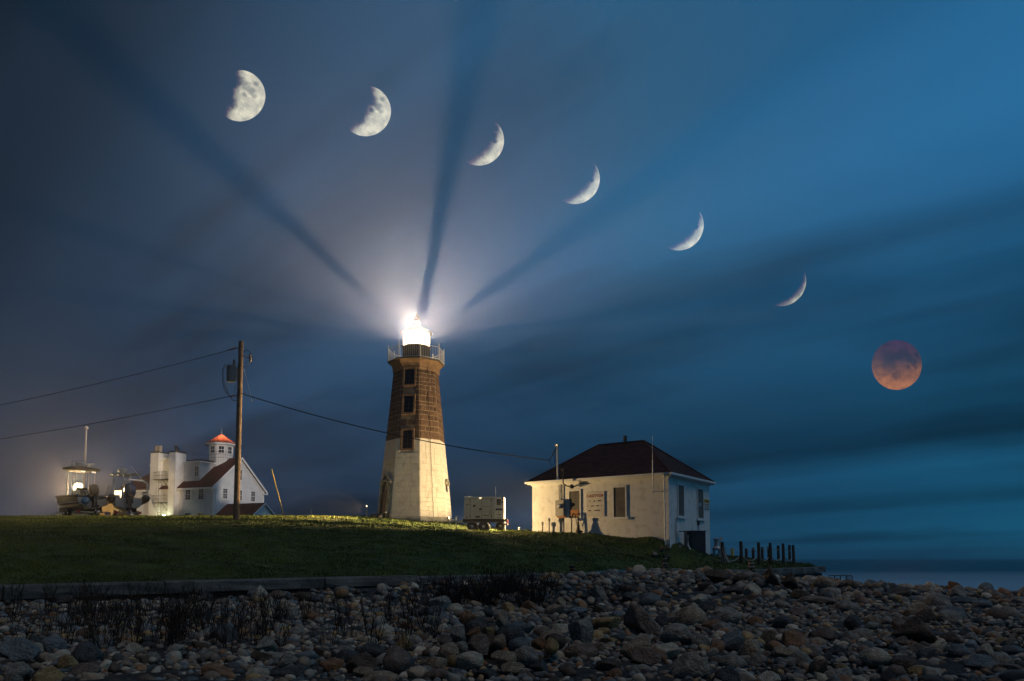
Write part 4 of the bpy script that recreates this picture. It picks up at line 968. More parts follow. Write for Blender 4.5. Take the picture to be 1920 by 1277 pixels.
def rib(loc, rz):
    t = thing('inflatable_boat', 'rigid inflatable boat with dark tubes and a blue outboard nearest the house', 'boat', loc, rz)
    L, B = 6.4, 2.0; h = MB(); hull(h, L, B, .85, .35); h.build('hull', 'hull_white', t)
    for s_ in (-1, 1):
        pts = [(s_*1.22, -.35, .92), (s_*1.22, 0, .92), (s_*1.22, 1.5, .92), (s_*1.20, 3.4, .95), (s_*.95, 5.0, 1.05), (s_*.5, 6.1, 1.2), (0, 6.6, 1.25)]
        MB().tube([(s_*1.22, -.62, .92), (s_*1.22, -.45, .92)]+pts, [.10, .24]+[.30]*5+[.27, .25], 12).build('tube', 'tube_rubber', t, smooth=True)
    MB().poly([(-1.0, -.02, .95), (-.9, -.02, .35), (0, -.02, .02), (.9, -.02, .35), (1.0, -.02, .95)], .04, Vector((0, -1, 0))).build('transom', 'hull_white', t)
    cs = MB().box(-.4, 2.4, .6, .4, 3.2, 1.7).build('console', 'hull_white', t)
    ws = MB().poly([(-.42, 3.0, 1.70), (.42, 3.0, 1.70), (.34, 3.3, 2.25), (-.34, 3.3, 2.25)], .02, Vector((0, 1, .2))).build('windscreen', 'canvas', cs)
    for x in (-.25, .3): MB().box(x-.2, 1.5, .62, x+.2, 1.95, 1.15).box(x-.2, 1.45, 1.15, x+.2, 1.55, 1.6).build('seat', 'seat', t)
    for x in (-.95, .2):
        for y in (1.9, 3.2): MB().tube([(x, y, .6), (x, y, 2.95)], .035, 6).build('top_post', 'alu', t)
    ht = MB().box(-1.25, 1.6, 2.95, .25, 3.5, 3.05).box(.2, 1.7, 3.06, .9, 3.3, 3.12).build('hard_top', 'canvas', t)
    MB().lathe([(.33, 0), (.36, .08), (.36, .25), (.27, .34)], 16, (-.35, 2.5, 3.25)).lathe([(.2, 0), (.12, .2)], 8, (-.35, 2.5, 3.05)).build('radar_dome', 'hull_white', ht)
    for x in (-1.15, -.75, -.35): MB().lathe([(.05, 0), (.07, .06)], 8, (x, 1.55, 2.86)).build('deck_light', bpy.data.materials['deck_light_glow'], ht)
    # towing arch over the stern
    ar = MB(); pts = [(-.35, .35, 1.0), (-.45, .3, 2.2), (.0, .2, 2.45), (1.0, .2, 2.40), (1.35, .25, 2.2), (1.38, .3, 1.3)]
    ar.tube(pts, .05, 6); ar.tube([(p_[0], p_[1]+.35, p_[2]) for p_ in pts], .05, 6); ar.tube([(-.3, .3, 2.4), (-.6, .3, 3.1)], .035, 5); ar.build('tow_arch', 'alu', t)
    MB().tube([(1.0, .4, 2.45), (.1, .6, 3.6)], .012, 4).build('whip_aerial', 'rail_white', t)
    outboard(t, .05, -.35, 1.00, 'cowl_blue', 1.3)
    MB().tube([(1.5, -.75, 1.05), (1.6, -.8, .9), (1.7, -.9, .55), (1.85, -.9, .2)], .03, 5).tube([(.8, -.62, 1.28), (1.4, -.66, 1.26), (1.65, -.70, 1.10)], .035, 5).build('grab_line', 'rail_white', t)
    trailer(t, L, B)
zb1 = at(150, 967, 60)
patrol_boat((at(174, 967, 60).x, 60, zb1.z+.50), math.radians(51))
rib((at(240, 967, 60).x, 60, zb1.z+.46), math.radians(31))
# things round the boats
def flagpole():
    p = at(155, 968, 66); t = thing('flag_pole', 'bare flagpole with a yardarm standing behind the leftmost boat', 'flagpole', (p.x, 66, lz(p.x, 66)))
    zt = at(155, 806, 66).z-lz(p.x, 66); zy = at(155, 871, 66).z-lz(p.x, 66)
    MB().tube([(0, 0, -.3), (0, 0, zt)], [.10, .06], 10).build('mast', 'flag_pole', t)
    MB().lathe([(.02, 0), (.13, .07), (.17, .17), (.13, .27), (.02, .33)], 12, (0, 0, zt)).build('ball', 'flag_pole', t, smooth=True)
    MB().tube([(-.82, 0, zy-.04), (0, 0, zy), (.85, 0, zy+.06)], [.04, .07, .04], 8).build('yardarm', 'rail_white', t)
    MB().tube([(.7, 0, zy), (.55, 0, .8)], .008, 4).tube([(-.7, 0, zy), (-.75, 0, .8)], .008, 4).build('halyards', 'rope', t)
flagpole()
LM = bpy.data.materials.new('flood_glow'); LM.use_nodes = True; LM.node_tree.nodes['Principled BSDF'].inputs['Emission Color'].default_value = (1, .80, .50, 1); LM.node_tree.nodes['Principled BSDF'].inputs['Emission Strength'].default_value = 5
def floodlight():
    p = at(147, 915, 72); z0 = lz(p.x, 72)
    t = thing('floodlight', 'blazing round floodlight on a post behind the leftmost boat', 'floodlight', (p.x, 72, z0), math.radians(27))
    MB().tube([(0, .25, -.3), (0, .25, p.z-z0)], .06, 6).build('post', 'galv', t)
    m = Matrix.Translation((0, .05, p.z-z0)) @ Matrix.Rotation(PI/2, 4, 'X')
    MB().lathe([(.30, -.20), (.53, -.02), (.55, .02)], 8, rot=PI/8, m=m).build('housing', 'iron', t)
    MB().lathe([(.52, .021), (.50, .05), (.1, .07)], 8, rot=PI/8, m=m).build('lamp_face', LM, t)
    L = bpy.data.lights.new('floodlight_lamp', 'SPOT'); L.spot_size = math.radians(115); L.spot_blend = .6; L.energy = 13500; L.color = (1, .66, .30); L.shadow_soft_size = .35
    lo = bpy.data.objects.new('floodlight_lamp', L); COL.objects.link(lo); lo.location = (p.x+.3, 70.9, p.z+.1); lo.rotation_euler = Vector((.25, -.95, -.10)).to_track_quat('-Z', 'Y').to_euler()
floodlight()
def yard_items():
    p = at(222, 924, 76); z0 = lz(p.x, 76)
    t = thing('added_glow_panel', 'square glowing panel added for a lit surface seen through the inflatable boat top', 'added panel', (p.x, 76, z0), math.radians(27))  # glowing panel added for a bright lit surface, built as a lamp
    MB().tube([(0, .12, -.3), (0, .12, p.z-z0)], .05, 6).build('post', 'galv', t)
    MB().box(-.42, 0, p.z-z0-.26, .42, .14, p.z-z0+.26).build('housing', 'iron', t)
    MB().box(-.38, -.02, p.z-z0-.23, .38, -.001, p.z-z0+.23).build('lamp_face', mat('panel_glow', (.6, .5, .3), .5, emit=((1, .80, .45), 2.2)), t)
    L = bpy.data.lights.new('added_wing_spot', 'SPOT'); L.energy = 5200; L.color = (1, .70, .32); L.spot_size = math.radians(48); L.spot_blend = .5; L.shadow_soft_size = .3  # spot added here to light the wing of the house
    lo = bpy.data.objects.new('added_wing_spot', L); COL.objects.link(lo); lo.location = (p.x, 76.4, p.z); lo.rotation_euler = (at(248, 925, 95)-lo.location).to_track_quat('-Z', 'Y').to_euler()
    # low ochre outbuilding behind the boats
    a = at(170, 930, 84); b = at(216, 941, 88)
    t = thing('outbuilding', 'low ochre outbuilding with a sloping roof edge seen between the boats', 'building', (a.x, 84, 5.5), math.radians(24))
    Lb = 3.6; h0 = a.z-5.5; h1 = b.z-5.5
    MB().poly([(0, 0, 0), (Lb, 0, 0), (Lb, 0, h1), (0, 0, h0)], 3, Vector((0, 1, 0))).build('wall', 'ochre_wall', t)
    MB().poly([(-.1, -.1, h0+.003), (Lb+.2, -.1, h1+.003), (Lb+.2, 3.1, h1+.003), (-.1, 3.1, h0+.003)], .08, Vector((0, 0, 1))).build('roof', 'roof_red', t)
    p = at(204, 966, 59.4); z0 = at(204, 967, 59.4).z
    t = thing('wheel_chock_board', 'red and white marker board low between the two boats', 'marker', (p.x-.1, 59.4, z0), 0)
    MB().box(-.22, 0, .02, .22, .05, .11).build('white_stripe', 'rail_white', t); MB().box(-.22, 0, .111, .22, .05, .19).build('red_stripe', 'red_lamp', t); MB().box(-.22, 0, .191, .22, .05, .30).build('top_stripe', 'rail_white', t)
    # leaning survey stake
    a = at(535, 974, 42); b = at(509, 880, 42); zg = lz(a.x, 42)
    t = thing('marker_stake', 'leaning yellow marker pole right of the white house', 'stake', (a.x, 42, zg))
    d = b-Vector((a.x, 42, zg)); MB().tube([d*.13, d], [.022, .034], 8).build('pole', 'stake_yellow', t); MB().tube([Vector((0, 0, -.1)), d*.13], .02, 6).build('socket', 'iron', t)
    for px, py, Y, h, lab in ((584, 957, 57, .5, 'tiny white post on the crest between pole and lighthouse'), (972, 990, 50, .22, 'tiny white marker post left of the stucco building')):
        p = at(px, py, Y); zg = lz(p.x, Y); o = MB().tube([(0, 0, -.2), (0, 0, p.z-zg)], .045, 8).lathe([(.07, 0), (.07, .05)], 8, (0, 0, p.z-zg)).build('marker_post', 'rail_white'); o.location = (p.x, Y, zg); tag(o, lab, 'post')
    # small bin by the lighthouse door, stone step
    p = at(726, 972, 52.4); zg = lz(p.x, 52.4)
    t = thing('ground_lamp', 'pair of small ground lamps at the foot of the lighthouse door', 'lamp', (p.x, 52.4, zg))
    for x in (-.12, .14): MB().lathe([(.08, 0), (.08, .28), (.10, .30), (.10, .38)], 10, (x, 0, 0)).build('lamp_body', 'iron', t)
    MB().lathe([(.07, 0), (.07, .06)], 10, (-.12, 0, .382)).build('lamp_head', 'rail_white', t)
    p = at(712, 972, 53.0)
    o = MB().box(-1.0, -.5, -.4, .55, .5, .12).box(-.6, -.3, .121, .55, .5, .26).build('stone_step', 'concrete'); o.location = (p.x, 52.9, lz(p.x, 52.9)); o.rotation_euler = (0, 0, math.radians(-38)); tag(o, 'low stone steps below the lighthouse door', 'steps')
yard_items()
# ---------------------------------------------------------------- yard right of the small building
def right_yard():
    # dark cabinet
    a = at(1298, 1043, 36.6); zg = min(lz(a.x, 36.6), at(1300, 1043, 36.6).z)
    t = thing('storage_cabinet', 'tall black storage cabinet against the blue lit end wall', 'cabinet', (a.x, 36.6, zg-.1), math.radians(38))
    h = at(1308, 996, 36.4).z-zg+.1
    MB().box(0, -.0, 0, .62, .36, h).build('body', 'shed_dark', t); MB().box(-.02, -.02, h+.002, .64, .38, h+.04).build('lid', 'shed_dark', t)
    t.rotation_euler = (0, 0, math.radians(20)); t.scale = (1.25, 1.25, 1)
    MB().box(.56, -.02, h*.5, .60, -.002, h*.62).build('handle', 'iron', t)
    # stand with a flat top
    p = at(1285, 1038, 36.0); zg = at(1285, 1040, 36.0).z; zt = at(1285, 997, 36).z-zg
    t = thing('stand', 'thin metal stand with a flat tray top before the end wall', 'stand', (p.x, 36.0, zg))
    MB().tube([(0, 0, -.1), (0, 0, zt)], .035, 8).build('leg', 'iron', t); MB().box(-.28, -.12, zt, .28, .12, zt+.035).build('tray', 'iron', t)
    # bent downpipe next to it
    p = at(1289, 1000, 36.2); t2 = MB().tube([(0, 0, zt-.15), (0, 0, .45), (.10, -.05, .2), (.28, -.1, .02), (.50, -.15, -.02)], .05, 8).build('bent_downpipe', 'rail_white'); t2.location = (p.x, 36.15, zg); tag(t2, 'white bent downpipe kicking out beside the metal stand', 'pipe')
    # picket panel
    p0 = fw(.62, -.25, 0); t = thing('picket_fence', 'short grey picket panel at the foot of the end wall', 'fence', (p0.x, p0.y, 3.02), FRZ)
    for i in range(7): MB().box(i*.19, 0, .05, i*.19+.07, .03, .60).build('picket', 'meter', t)
    MB().box(-.05, .031, .50, 1.3, .06, .56).box(-.05, .031, .10, 1.3, .06, .16).build('rail', 'meter', t)
    p0 = fw(5.4, -.4, 0); t = thing('picket_fence', 'picket fence remnant behind the black cabinet', 'fence', (p0.x, p0.y, 3.05), FRZ)
    for i in range(5): MB().box(i*.19, 0, .0, i*.19+.07, .03, .50).build('picket', 'meter', t)
    MB().box(-.05, .031, .36, 1.0, .06, .42).build('rail', 'meter', t)
    # lantern shaped marker
    p = at(1344, 1042, 37); zg = at(1344, 1043, 37).z
    t = thing('lantern_marker', 'grey lantern shaped marker on four legs beside the rope posts', 'marker', (p.x, 37, zg))
    MB().lathe([(.22, .30), (.23, .38), (.15, .48), (.12, .50), (.12, .78), (.16, .80), (.16, .86), (.05, .90)], 12).build('drum', 'galv', t)
    for k in range(4): a_ = PI/4+k*PI/2; MB().tube([(.18*math.cos(a_), .18*math.sin(a_), -.05), (.18*math.cos(a_), .18*math.sin(a_), .31)], .03, 6).build('leg', 'galv', t)
    # white post with square head
    p = at(1351, 1040, 36.6); zg = at(1351, 1043, 36.6).z
    t = thing('white_post', 'slim white post with a square head beside the lantern marker', 'post', (p.x, 36.6, zg))
    MB().box(-.025, -.025, -.05, .025, .025, .80).build('shaft', 'rail_white', t); MB().box(-.02, -.03, .802, .11, .03, .93).build('head', 'rail_white', t)
    # rope posts
    tall = [(1354, 1016, 35.6), (1389, 1015, 36.4), (1422, 1017, 38.3), (1444, 1018, 40), (1468, 1019, 41.6), (1487, 1022, 43)]
    pos = []
    names = ['first thick rope post, draped with frayed rope beside the white post', 'second tall rope post counting from the small building', 'third tall rope post counting from the small building', 'fourth tall rope post counting from the small building', 'fifth tall rope post, next to last before the wall end', 'last tall rope post nearest the end of the sea wall']
    for (px, py, Y), lab in zip(tall, names):
        p = at(px, py, Y); zg = lz(p.x, Y); r = .085
        o = MB().tube([(0, 0, -.3), (.01, 0, (p.z-zg)*.5), (0, 0, p.z-zg)], [r, r*.97, r*.93], 10).build('rope_post', 'post_wood'); o.location = (p.x, Y, zg); tag(o, lab, 'post', 'posts of the rope fence'); pos.append(Vector((p.x, Y, zg)))
        pos[-1].z = p.z
    short = [(1373, 1028, 46, 'short post with yellow light put into its colour, behind the rope'), (1399, 1028, 46.5, 'leftmost short dark post behind the tall rope posts'), (1412, 1027, 46, 'short dark post just left of the third tall post'), (1429, 1026, 46, 'short dark post just right of the third tall post'), (1441, 1025, 46, 'short dark post touching the fourth tall post'), (1459, 1023, 46, 'short dark post left of the fifth tall post'), (1480, 1022, 46, 'short dark post beside the last tall post')]
    sp_ = []
    for i, (px, py, Y, lab) in enumerate(short):
        p = at(px, py, Y); zg = lz(p.x, Y)
        o = MB().tube([(0, 0, -.3), (0, 0, p.z-zg)], .085, 9).build('rope_post', 'stake_yellow' if i == 0 else 'post_wood'); o.location = (p.x, Y, zg); tag(o, lab, 'post', 'short posts behind the rope fence'); sp_.append(Vector((p.x, Y, p.z)))  # first post is coloured yellow for the lamplight on it
    k = 0
    labs = ['lower', 'upper']
    gaps = ['first', 'second', 'third', 'fourth', 'last']
    for i in range(len(pos)-1):
        A, B = pos[i], pos[i+1]; ra = .11
        for q, (dz_, sg, r_) in enumerate(((-.78, .16, .022), (-.26, .14, .012))):
            o = MB().tube(sag(A+Vector((ra, 0, dz_)), B+Vector((-ra, 0, dz_+(.02))), sg, 12), r_, 5).build('rope', 'rope')
            tag(o, f'{labs[q]} sagging rope in the {gaps[i]} gap between tall posts', 'rope', 'ropes of the rope fence')
    for i in range(len(sp_)-1):
        o = MB().tube(sag(sp_[i]+Vector((0, 0, -.18)), sp_[i+1]+Vector((0, 0, -.18)), .08, 8), .012, 5).build('rope', 'rope'); tag(o, f'thin rope in the {["first","second","third","fourth","fifth","sixth"][i]} gap of the short back posts', 'rope', 'ropes of the rope fence')
    # frayed rope round the first post
    p = pos[0]; zg = lz(p.x, p.y); fr = MB(); rd = random.Random(3)
    for i in range(14):
        a_ = rd.uniform(0, 2*PI); fr.tube([(.10*math.cos(a_), .10*math.sin(a_)-.02, rd.uniform(.4, .75)), (.13*math.cos(a_)+.05, .14*math.sin(a_)-.05, .3), (.2*math.cos(a_)+.12, .2*math.sin(a_)-.08, rd.uniform(-.02, .05))], .014, 4)
    o = fr.build('frayed_rope', 'rope'); o.location = (p.x, p.y, zg); tag(o, 'frayed pale rope hanging round the first rope post', 'rope')
    # wire trap on the stones
    p = at(1583, 1091, 31); t = thing('wire_trap', 'rusty wire lobster trap on the stones by the water', 'trap', (p.x-.40, 31, p.z), math.radians(8))
    f = MB()
    for x in (0, .26, .52, .80):
        for y in (0, .4): f.tube([(x, y, 0), (x, y, .25)], .014, 4)
        for z in (0, .25): f.tube([(x, 0, z), (x, .4, z)], .012, 4)
    for y in (0, .4):
        for z in (0, .25): f.tube([(0, y, z), (.8, y, z)], .014, 4)
    f.build('frame', 'iron', t)
    g = MB()
    for x in np.arange(.55, .8, .05): g.tube([(x, 0, 0), (x, 0, .25)], .005, 3)
    for z in np.arange(.05, .25, .05): g.tube([(.52, 0, z), (.8, 0, z)], .005, 3)
    g.build('mesh_panel', 'iron', t)
right_yard()
# ---------------------------------------------------------------- stones
def ico(sub):
    bm = bmesh.new(); bmesh.ops.create_icosphere(bm, subdivisions=sub, radius=1); V = np.array([v.co[:] for v in bm.verts]); Fc = np.array([[v.index for v in f.verts] for f in bm.faces]); bm.free(); return V, Fc
def rock_shape(sub, seed, angular):
    V, Fc = ico(sub); r = np.random.default_rng(seed); V = V.copy()
    off = r.uniform(-50, 50, 3)
    d = np.array([noise.fractal(Vector(v*.9+off), .8, 2.0, 3) for v in V]); V *= (1+(.20 if angular else .16)*d)[:, None]
    if angular:
        for _ in range(9):
            n = r.normal(size=3); n /= np.linalg.norm(n); lim = r.uniform(.45, .78); q = V @ n; ov = np.maximum(q-lim, 0); V -= (ov*.93)[:, None]*n
    else:
        for _ in range(3):
            n = r.normal(size=3); n /= np.linalg.norm(n); lim = r.uniform(.62, .85); q = V @ n; ov = np.maximum(q-lim, 0); V -= (ov*.7)[:, None]*n
    d2 = np.array([noise.fractal(Vector(v*4+off), .9, 2.0, 2) for v in V]); V *= (1+.025*d2)[:, None]
    V /= np.abs(V).max(axis=0); return V, Fc
PAL = {'grey': ((.20, .19, .17), (.38, .36, .325)), 'blue-grey': ((.12, .145, .165), (.22, .25, .275)), 'dark slate': ((.050, .055, .060), (.11, .115, .12)), 'tan': ((.26, .20, .14), (.45, .37, .28)),
       'cream': ((.40, .36, .29), (.62, .57, .48)), 'rust-brown': ((.20, .105, .055), (.36, .21, .12)), 'mauve-brown': ((.15, .112, .090), (.27, .21, .175)), 'ochre': ((.30, .205, .09), (.48, .35, .18)), 'dark brown': ((.075, .055, .040), (.15, .11, .082))}
PAL = {k: tuple((c[0]*.90, c[1]*.80, c[2]*.70) for c in v) for k, v in PAL.items()}
def rockmat(name, c0, c1):
    m = mat('stone_'+name.replace(' ', '_').replace('-', '_'), c0, .78, c1, 2.2, .9, 7, detail=9, spec=.3, lo=.42, hi=.60)
    return m
RM = {k: rockmat(k, *v) for k, v in PAL.items()}
SHAPES = {}
for ang in (0, 1):
    for i in range(9):
        V, Fc = rock_shape(4, 100+i+50*ang, ang); SHAPES[(ang, i)] = (V, Fc)
MESH = {}
def rock_mesh(ang, i, colr):
    k = (ang, i, colr)
    if k not in MESH:
        V, Fc = SHAPES[(ang, i)]; me = bpy.data.meshes.new('stone'); me.from_pydata(V.tolist(), [], Fc.tolist()); me.update()
        me.polygons.foreach_set('use_smooth', [True]*len(me.polygons)); me.materials.append(RM[colr]); MESH[k] = me
    return MESH[k]
ROCKS = []       # x, y, radius of individually placed stones
rr = random.Random(11)
def rock(p, size, colr, ang, label, rot=None, group='stones of the beach', name='stone', shape=None):
    o = bpy.data.objects.new(name, rock_mesh(ang, rr.randrange(9) if shape is None else shape, colr)); COL.objects.link(o)
    o.location = p; o.scale = size; o.rotation_euler = rot or (rr.uniform(-.25, .25), rr.uniform(-.25, .25), rr.uniform(0, 6.28))
    tag(o, label, 'stone', group); return o
def hit_beach(px, py):
    r = ray(px, py); lo, hi = 4.0, 80.0
    prev = None
    for k in np.linspace(4, 60, 400):
        x, y, z = r[0]*k, r[1]*k, EYE+r[2]*k
        if z < bz_fast(x, y): return k, (x, y, z)
    return None
BG = (np.linspace(-25, 45, 141), np.linspace(0, 65, 131)); BGZ = beach_z(*np.meshgrid(*BG))
def bz_fast(x, y):
    i = (x+25)/.5; j = y/.5; i0 = int(min(max(i, 0), 139)); j0 = int(min(max(j, 0), 129)); u = min(max(i-i0, 0), 1); v = min(max(j-j0, 0), 1)
    return (BGZ[j0, i0]*(1-u)+BGZ[j0, i0+1]*u)*(1-v)+(BGZ[j0+1, i0]*(1-u)+BGZ[j0+1, i0+1]*u)*v
def placed(px, py, w, h, colr, ang, label, Y=None, tall=False, dep=None):
    """stone whose outline in the photo is centred at px,py and w x h pixels"""
    if Y is None:
        hb = hit_beach(px, py+h*.42); Y = hb[1][1] if hb else 20
        Y += w/F*Y*.35
    p = at(px, py, Y); sx = w/2/F*Y*1.04; sz = h/2/F*Y*1.05; sy = dep or (min(sx, sz)*.4+max(sx, sz)*.6)
    o = rock(p, (sx, sy, sz), colr, ang, label, (rr.uniform(-.12, .12), rr.uniform(-.15, .15), rr.choice((0, PI))+rr.uniform(-.25, .25)))
    ROCKS.append((p.x, p.y, max(sx, sy)*.95)); return o
PILE = [(878, 1163, 32, 36, 'rust-brown', 1, 'rust orange angular stone at the top left of the stone pile', 8.9), (896, 1156, 25, 22, 'cream', 0, 'pale rounded stone on the pile beside the rust orange one', 9.0), (911, 1150, 34, 18, 'dark slate', 0, 'flat dark slate stone lying on the very top of the pile', 9.2),
    (938, 1164, 26, 38, 'tan', 1, 'tan angular stone at the top right of the stone pile', 9.0), (914, 1165, 28, 13, 'mauve-brown', 0, 'flat brown stone wedged under the slate on the pile', 8.9), (857, 1192, 27, 42, 'grey', 1, 'grey slab leaning on the left flank of the pile', 8.8),
    (888, 1187, 26, 22, 'rust-brown', 1, 'small rust brown stone wedged in the middle of the pile', 8.8), (915, 1187, 23, 28, 'ochre', 1, 'ochre wedge stone in the middle of the pile', 8.8), (902, 1211, 54, 42, 'mauve-brown', 1, 'largest pinkish grey stone in the centre of the pile', 8.5),
    (957, 1190, 50, 38, 'dark slate', 0, 'big blue black stone on the right of the pile', 8.8), (968, 1176, 32, 22, 'blue-grey', 0, 'grey blue stone above the big blue black one', 9.2), (990, 1179, 30, 21, 'blue-grey', 1, 'speckled blue grey stone right of the pile top', 9.4),
    (973, 1209, 38, 29, 'blue-grey', 0, 'smooth blue grey stone on the lower right of the pile', 8.5), (987, 1231, 43, 35, 'grey', 0, 'round olive grey stone at the right foot of the pile', 8.3), (841, 1222, 37, 33, 'tan', 0, 'round speckled tan stone at the left foot of the pile', 8.4),
    (882, 1240, 59, 35, 'cream', 0, 'long pale stone at the front foot of the pile', 8.1), (943, 1236, 47, 38, 'tan', 1, 'broad tan stone at the front right foot of the pile', 8.1), (851, 1240, 24, 22, 'ochre', 0, 'small ochre brown stone at the front left foot of the pile', 8.2),
    (819, 1247, 41, 29, 'tan', 0, 'tan stone low in front of the round speckled one', 8.0), (958, 1254, 46, 25, 'tan', 1, 'angular tan stone below the broad tan one', 7.8), (1033, 1214, 27, 31, 'ochre', 0, 'amber stone standing between pile and tall grey stone', 8.6), (1041, 1203, 40, 30, 'dark brown', 0, 'dark brown stone behind the amber stone', 9.0),
    (856, 1265, 32, 28, 'blue-grey', 1, 'blue stone at the bottom edge below the pile', 7.6), (914, 1264, 42, 20, 'dark slate', 0, 'flat dark blue stone at the bottom edge below the pile', 7.6), (822, 1268, 50, 26, 'mauve-brown', 0, 'mauve stone at the bottom edge left of the blue stone', 7.5), (865, 1216, 30, 26, 'grey', 0, 'grey stone low on the left flank of the pile', 8.7), (934, 1203, 28, 24, 'tan', 1, 'tan stone tucked between the centre stone and the blue black one', 8.7), (1008, 1206, 30, 24, 'rust-brown', 1, 'rust brown stone on the right flank of the pile', 8.8), (832, 1202, 28, 24, 'mauve-brown', 1, 'brown stone at the far left flank of the pile', 9.0),
    (1012, 1252, 36, 28, 'dark slate', 1, 'dark stone at the right foot below the olive grey one', 8.0), (795, 1262, 38, 26, 'grey', 0, 'grey stone left of the mauve bottom stone', 7.7), (985, 1268, 40, 24, 'mauve-brown', 1, 'brown wedge at the bottom edge right of the pile', 7.6), (928, 1182, 24, 20, 'grey', 1, 'small grey stone under the pile top', 8.9),
    (900, 1190, 60, 60, 'dark slate', 0, 'dark stone buried in the heart of the pile', 9.3), (925, 1215, 60, 50, 'dark brown', 0, 'dark brown stone filling the back of the pile', 9.2)]
for px, py, w, h, c_, an, lab, Y in PILE: placed(px, py, w*1.08, h*1.06, c_, an, lab, (7.0+(1265-py)*.0135)+(.35 if w >= 60 else 0))
FEAT = [(1089, 1187, 48, 64, 'grey', 1, 'tall upright grey stone right of the stone pile'), (1207, 1168, 66, 66, 'mauve-brown', 1, 'dark pointed pyramid shaped boulder behind the slab'), (1190, 1218, 56, 62, 'tan', 1, 'upright tan grey slab in front of the pointed boulder'),
    (695, 1224, 56, 36, 'dark slate', 0, 'dark blue boulder left of the pile'), (742, 1243, 52, 60, 'mauve-brown', 0, 'rounded mauve boulder beside the dark blue boulder'), (673, 1247, 66, 46, 'dark brown', 1, 'brown boulder in front of the dark blue boulder'), (713, 1272, 74, 26, 'tan', 0, 'flat tan boulder at the bottom edge under a pebble'),
    (1717, 1186, 82, 58, 'dark brown', 1, 'largest dark brown boulder on the right of the beach'), (1360, 1158, 56, 36, 'grey', 0, 'light grey boulder below the small building'), (1335, 1174, 38, 28, 'rust-brown', 0, 'rust brown stone leaning on the light grey boulder'), (1467, 1169, 42, 30, 'dark slate', 0, 'dark slate stone right of the light grey boulder'),
    (1445, 1196, 34, 42, 'tan', 1, 'upright tan stone below the dark slate stone'), (1477, 1229, 56, 38, 'tan', 1, 'tan brown boulder in the lower right middle'), (1642, 1234, 56, 38, 'cream', 0, 'pale cream boulder below the largest brown boulder'), (1797, 1224, 46, 32, 'blue-grey', 0, 'blue grey domed stone right of the cream boulder'),
    (1723, 1260, 48, 28, 'ochre', 0, 'ochre egg shaped stone near the bottom right'), (1482, 1092, 34, 36, 'dark brown', 1, 'dark pointed boulder before the end of the sea wall'), (1342, 1081, 44, 34, 'dark brown', 1, 'dark boulder below the black cabinet'), (1449, 1084, 24, 46, 'dark brown', 1, 'narrow dark standing stone before the sea wall'),
    (1388, 1086, 38, 24, 'dark brown', 1, 'flat topped dark boulder between two dark standing stones'), (1407, 1123, 90, 19, 'dark brown', 1, 'long dark slab lying across the middle beach'), (27, 1262, 60, 36, 'grey', 0, 'big pale olive boulder in the bottom left corner'), (83, 1266, 52, 26, 'dark slate', 0, 'slate stone right of the bottom left boulder'),
    (157, 1262, 62, 36, 'mauve-brown', 0, 'pinkish boulder third from the bottom left corner'), (63, 1221, 34, 32, 'cream', 1, 'cream stone above the bottom left boulder'), (392, 1233, 38, 22, 'grey', 0, 'grey stone under the dead weeds'), (423, 1264, 84, 34, 'rust-brown', 1, 'broad brown boulder at the bottom left middle'),
    (483, 1264, 46, 28, 'cream', 0, 'pale stone right of the broad brown boulder'), (540, 1262, 78, 32, 'dark slate', 1, 'wide dark boulder at the bottom edge left of centre'), (362, 1128, 32, 26, 'tan', 1, 'tan stone jutting up against the sea wall'), (483, 1176, 38, 20, 'cream', 0, 'cream stone lying among the dead stalks'), (520, 1118, 32, 22, 'mauve-brown', 0, 'brown stone under the sea wall cap'),
    (570, 1119, 40, 22, 'dark brown', 0, 'wide dark stone under the sea wall cap'), (1048, 1132, 26, 26, 'tan', 1, 'cut tan stone right of the dead shrubs'), (1125, 1115, 30, 36, 'grey', 1, 'leaning grey stone behind the dead shrubs'), (1530, 1127, 76, 22, 'mauve-brown', 0, 'long brown stone in the middle right distance'), (1590, 1138, 44, 24, 'grey', 0, 'grey stone beside the long brown stone'),
    (1800, 1128, 60, 18, 'dark slate', 0, 'flat dark stone in the right distance'), (1680, 1112, 46, 22, 'dark brown', 1, 'dark boulder near the wire trap'), (1600, 1170, 34, 34, 'dark slate', 0, 'dark stone left of the largest brown boulder'), (1890, 1258, 50, 36, 'mauve-brown', 1, 'dark angular stone in the bottom right corner')]
for f_ in FEAT: placed(*f_)
# little cairns
def cairn(px, py, Y, n, s0, where):
    p = at(px, py, Y); z = bz_fast(p.x, Y) if p.y < ywall(p.x) or p.x > 18 else lz(p.x, Y)
    z = p.z
    ords = ['bottom', 'second', 'third', 'fourth', 'top']
    for i in range(n):
        s = s0*(1-.14*i); h = s*.42; z += h*.9
        rock((p.x+rr.uniform(-.02, .02), Y, z), (s, s*.8, h), rr.choice(['dark slate', 'dark brown', 'grey']), 0, f'{ords[i] if i < n-1 else "top"} flat stone of the little cairn {where}', (0, 0, rr.uniform(0, 3)), 'stones of the little cairns')
        z += h*.9
cairn(1247, 1066, 27.5, 4, .16, 'left of the stone heap'); cairn(1408, 1074, 30.5, 4, .22, 'before the rope posts'); cairn(1073, 1078, 24.3, 3, .16, 'on the sea wall end')
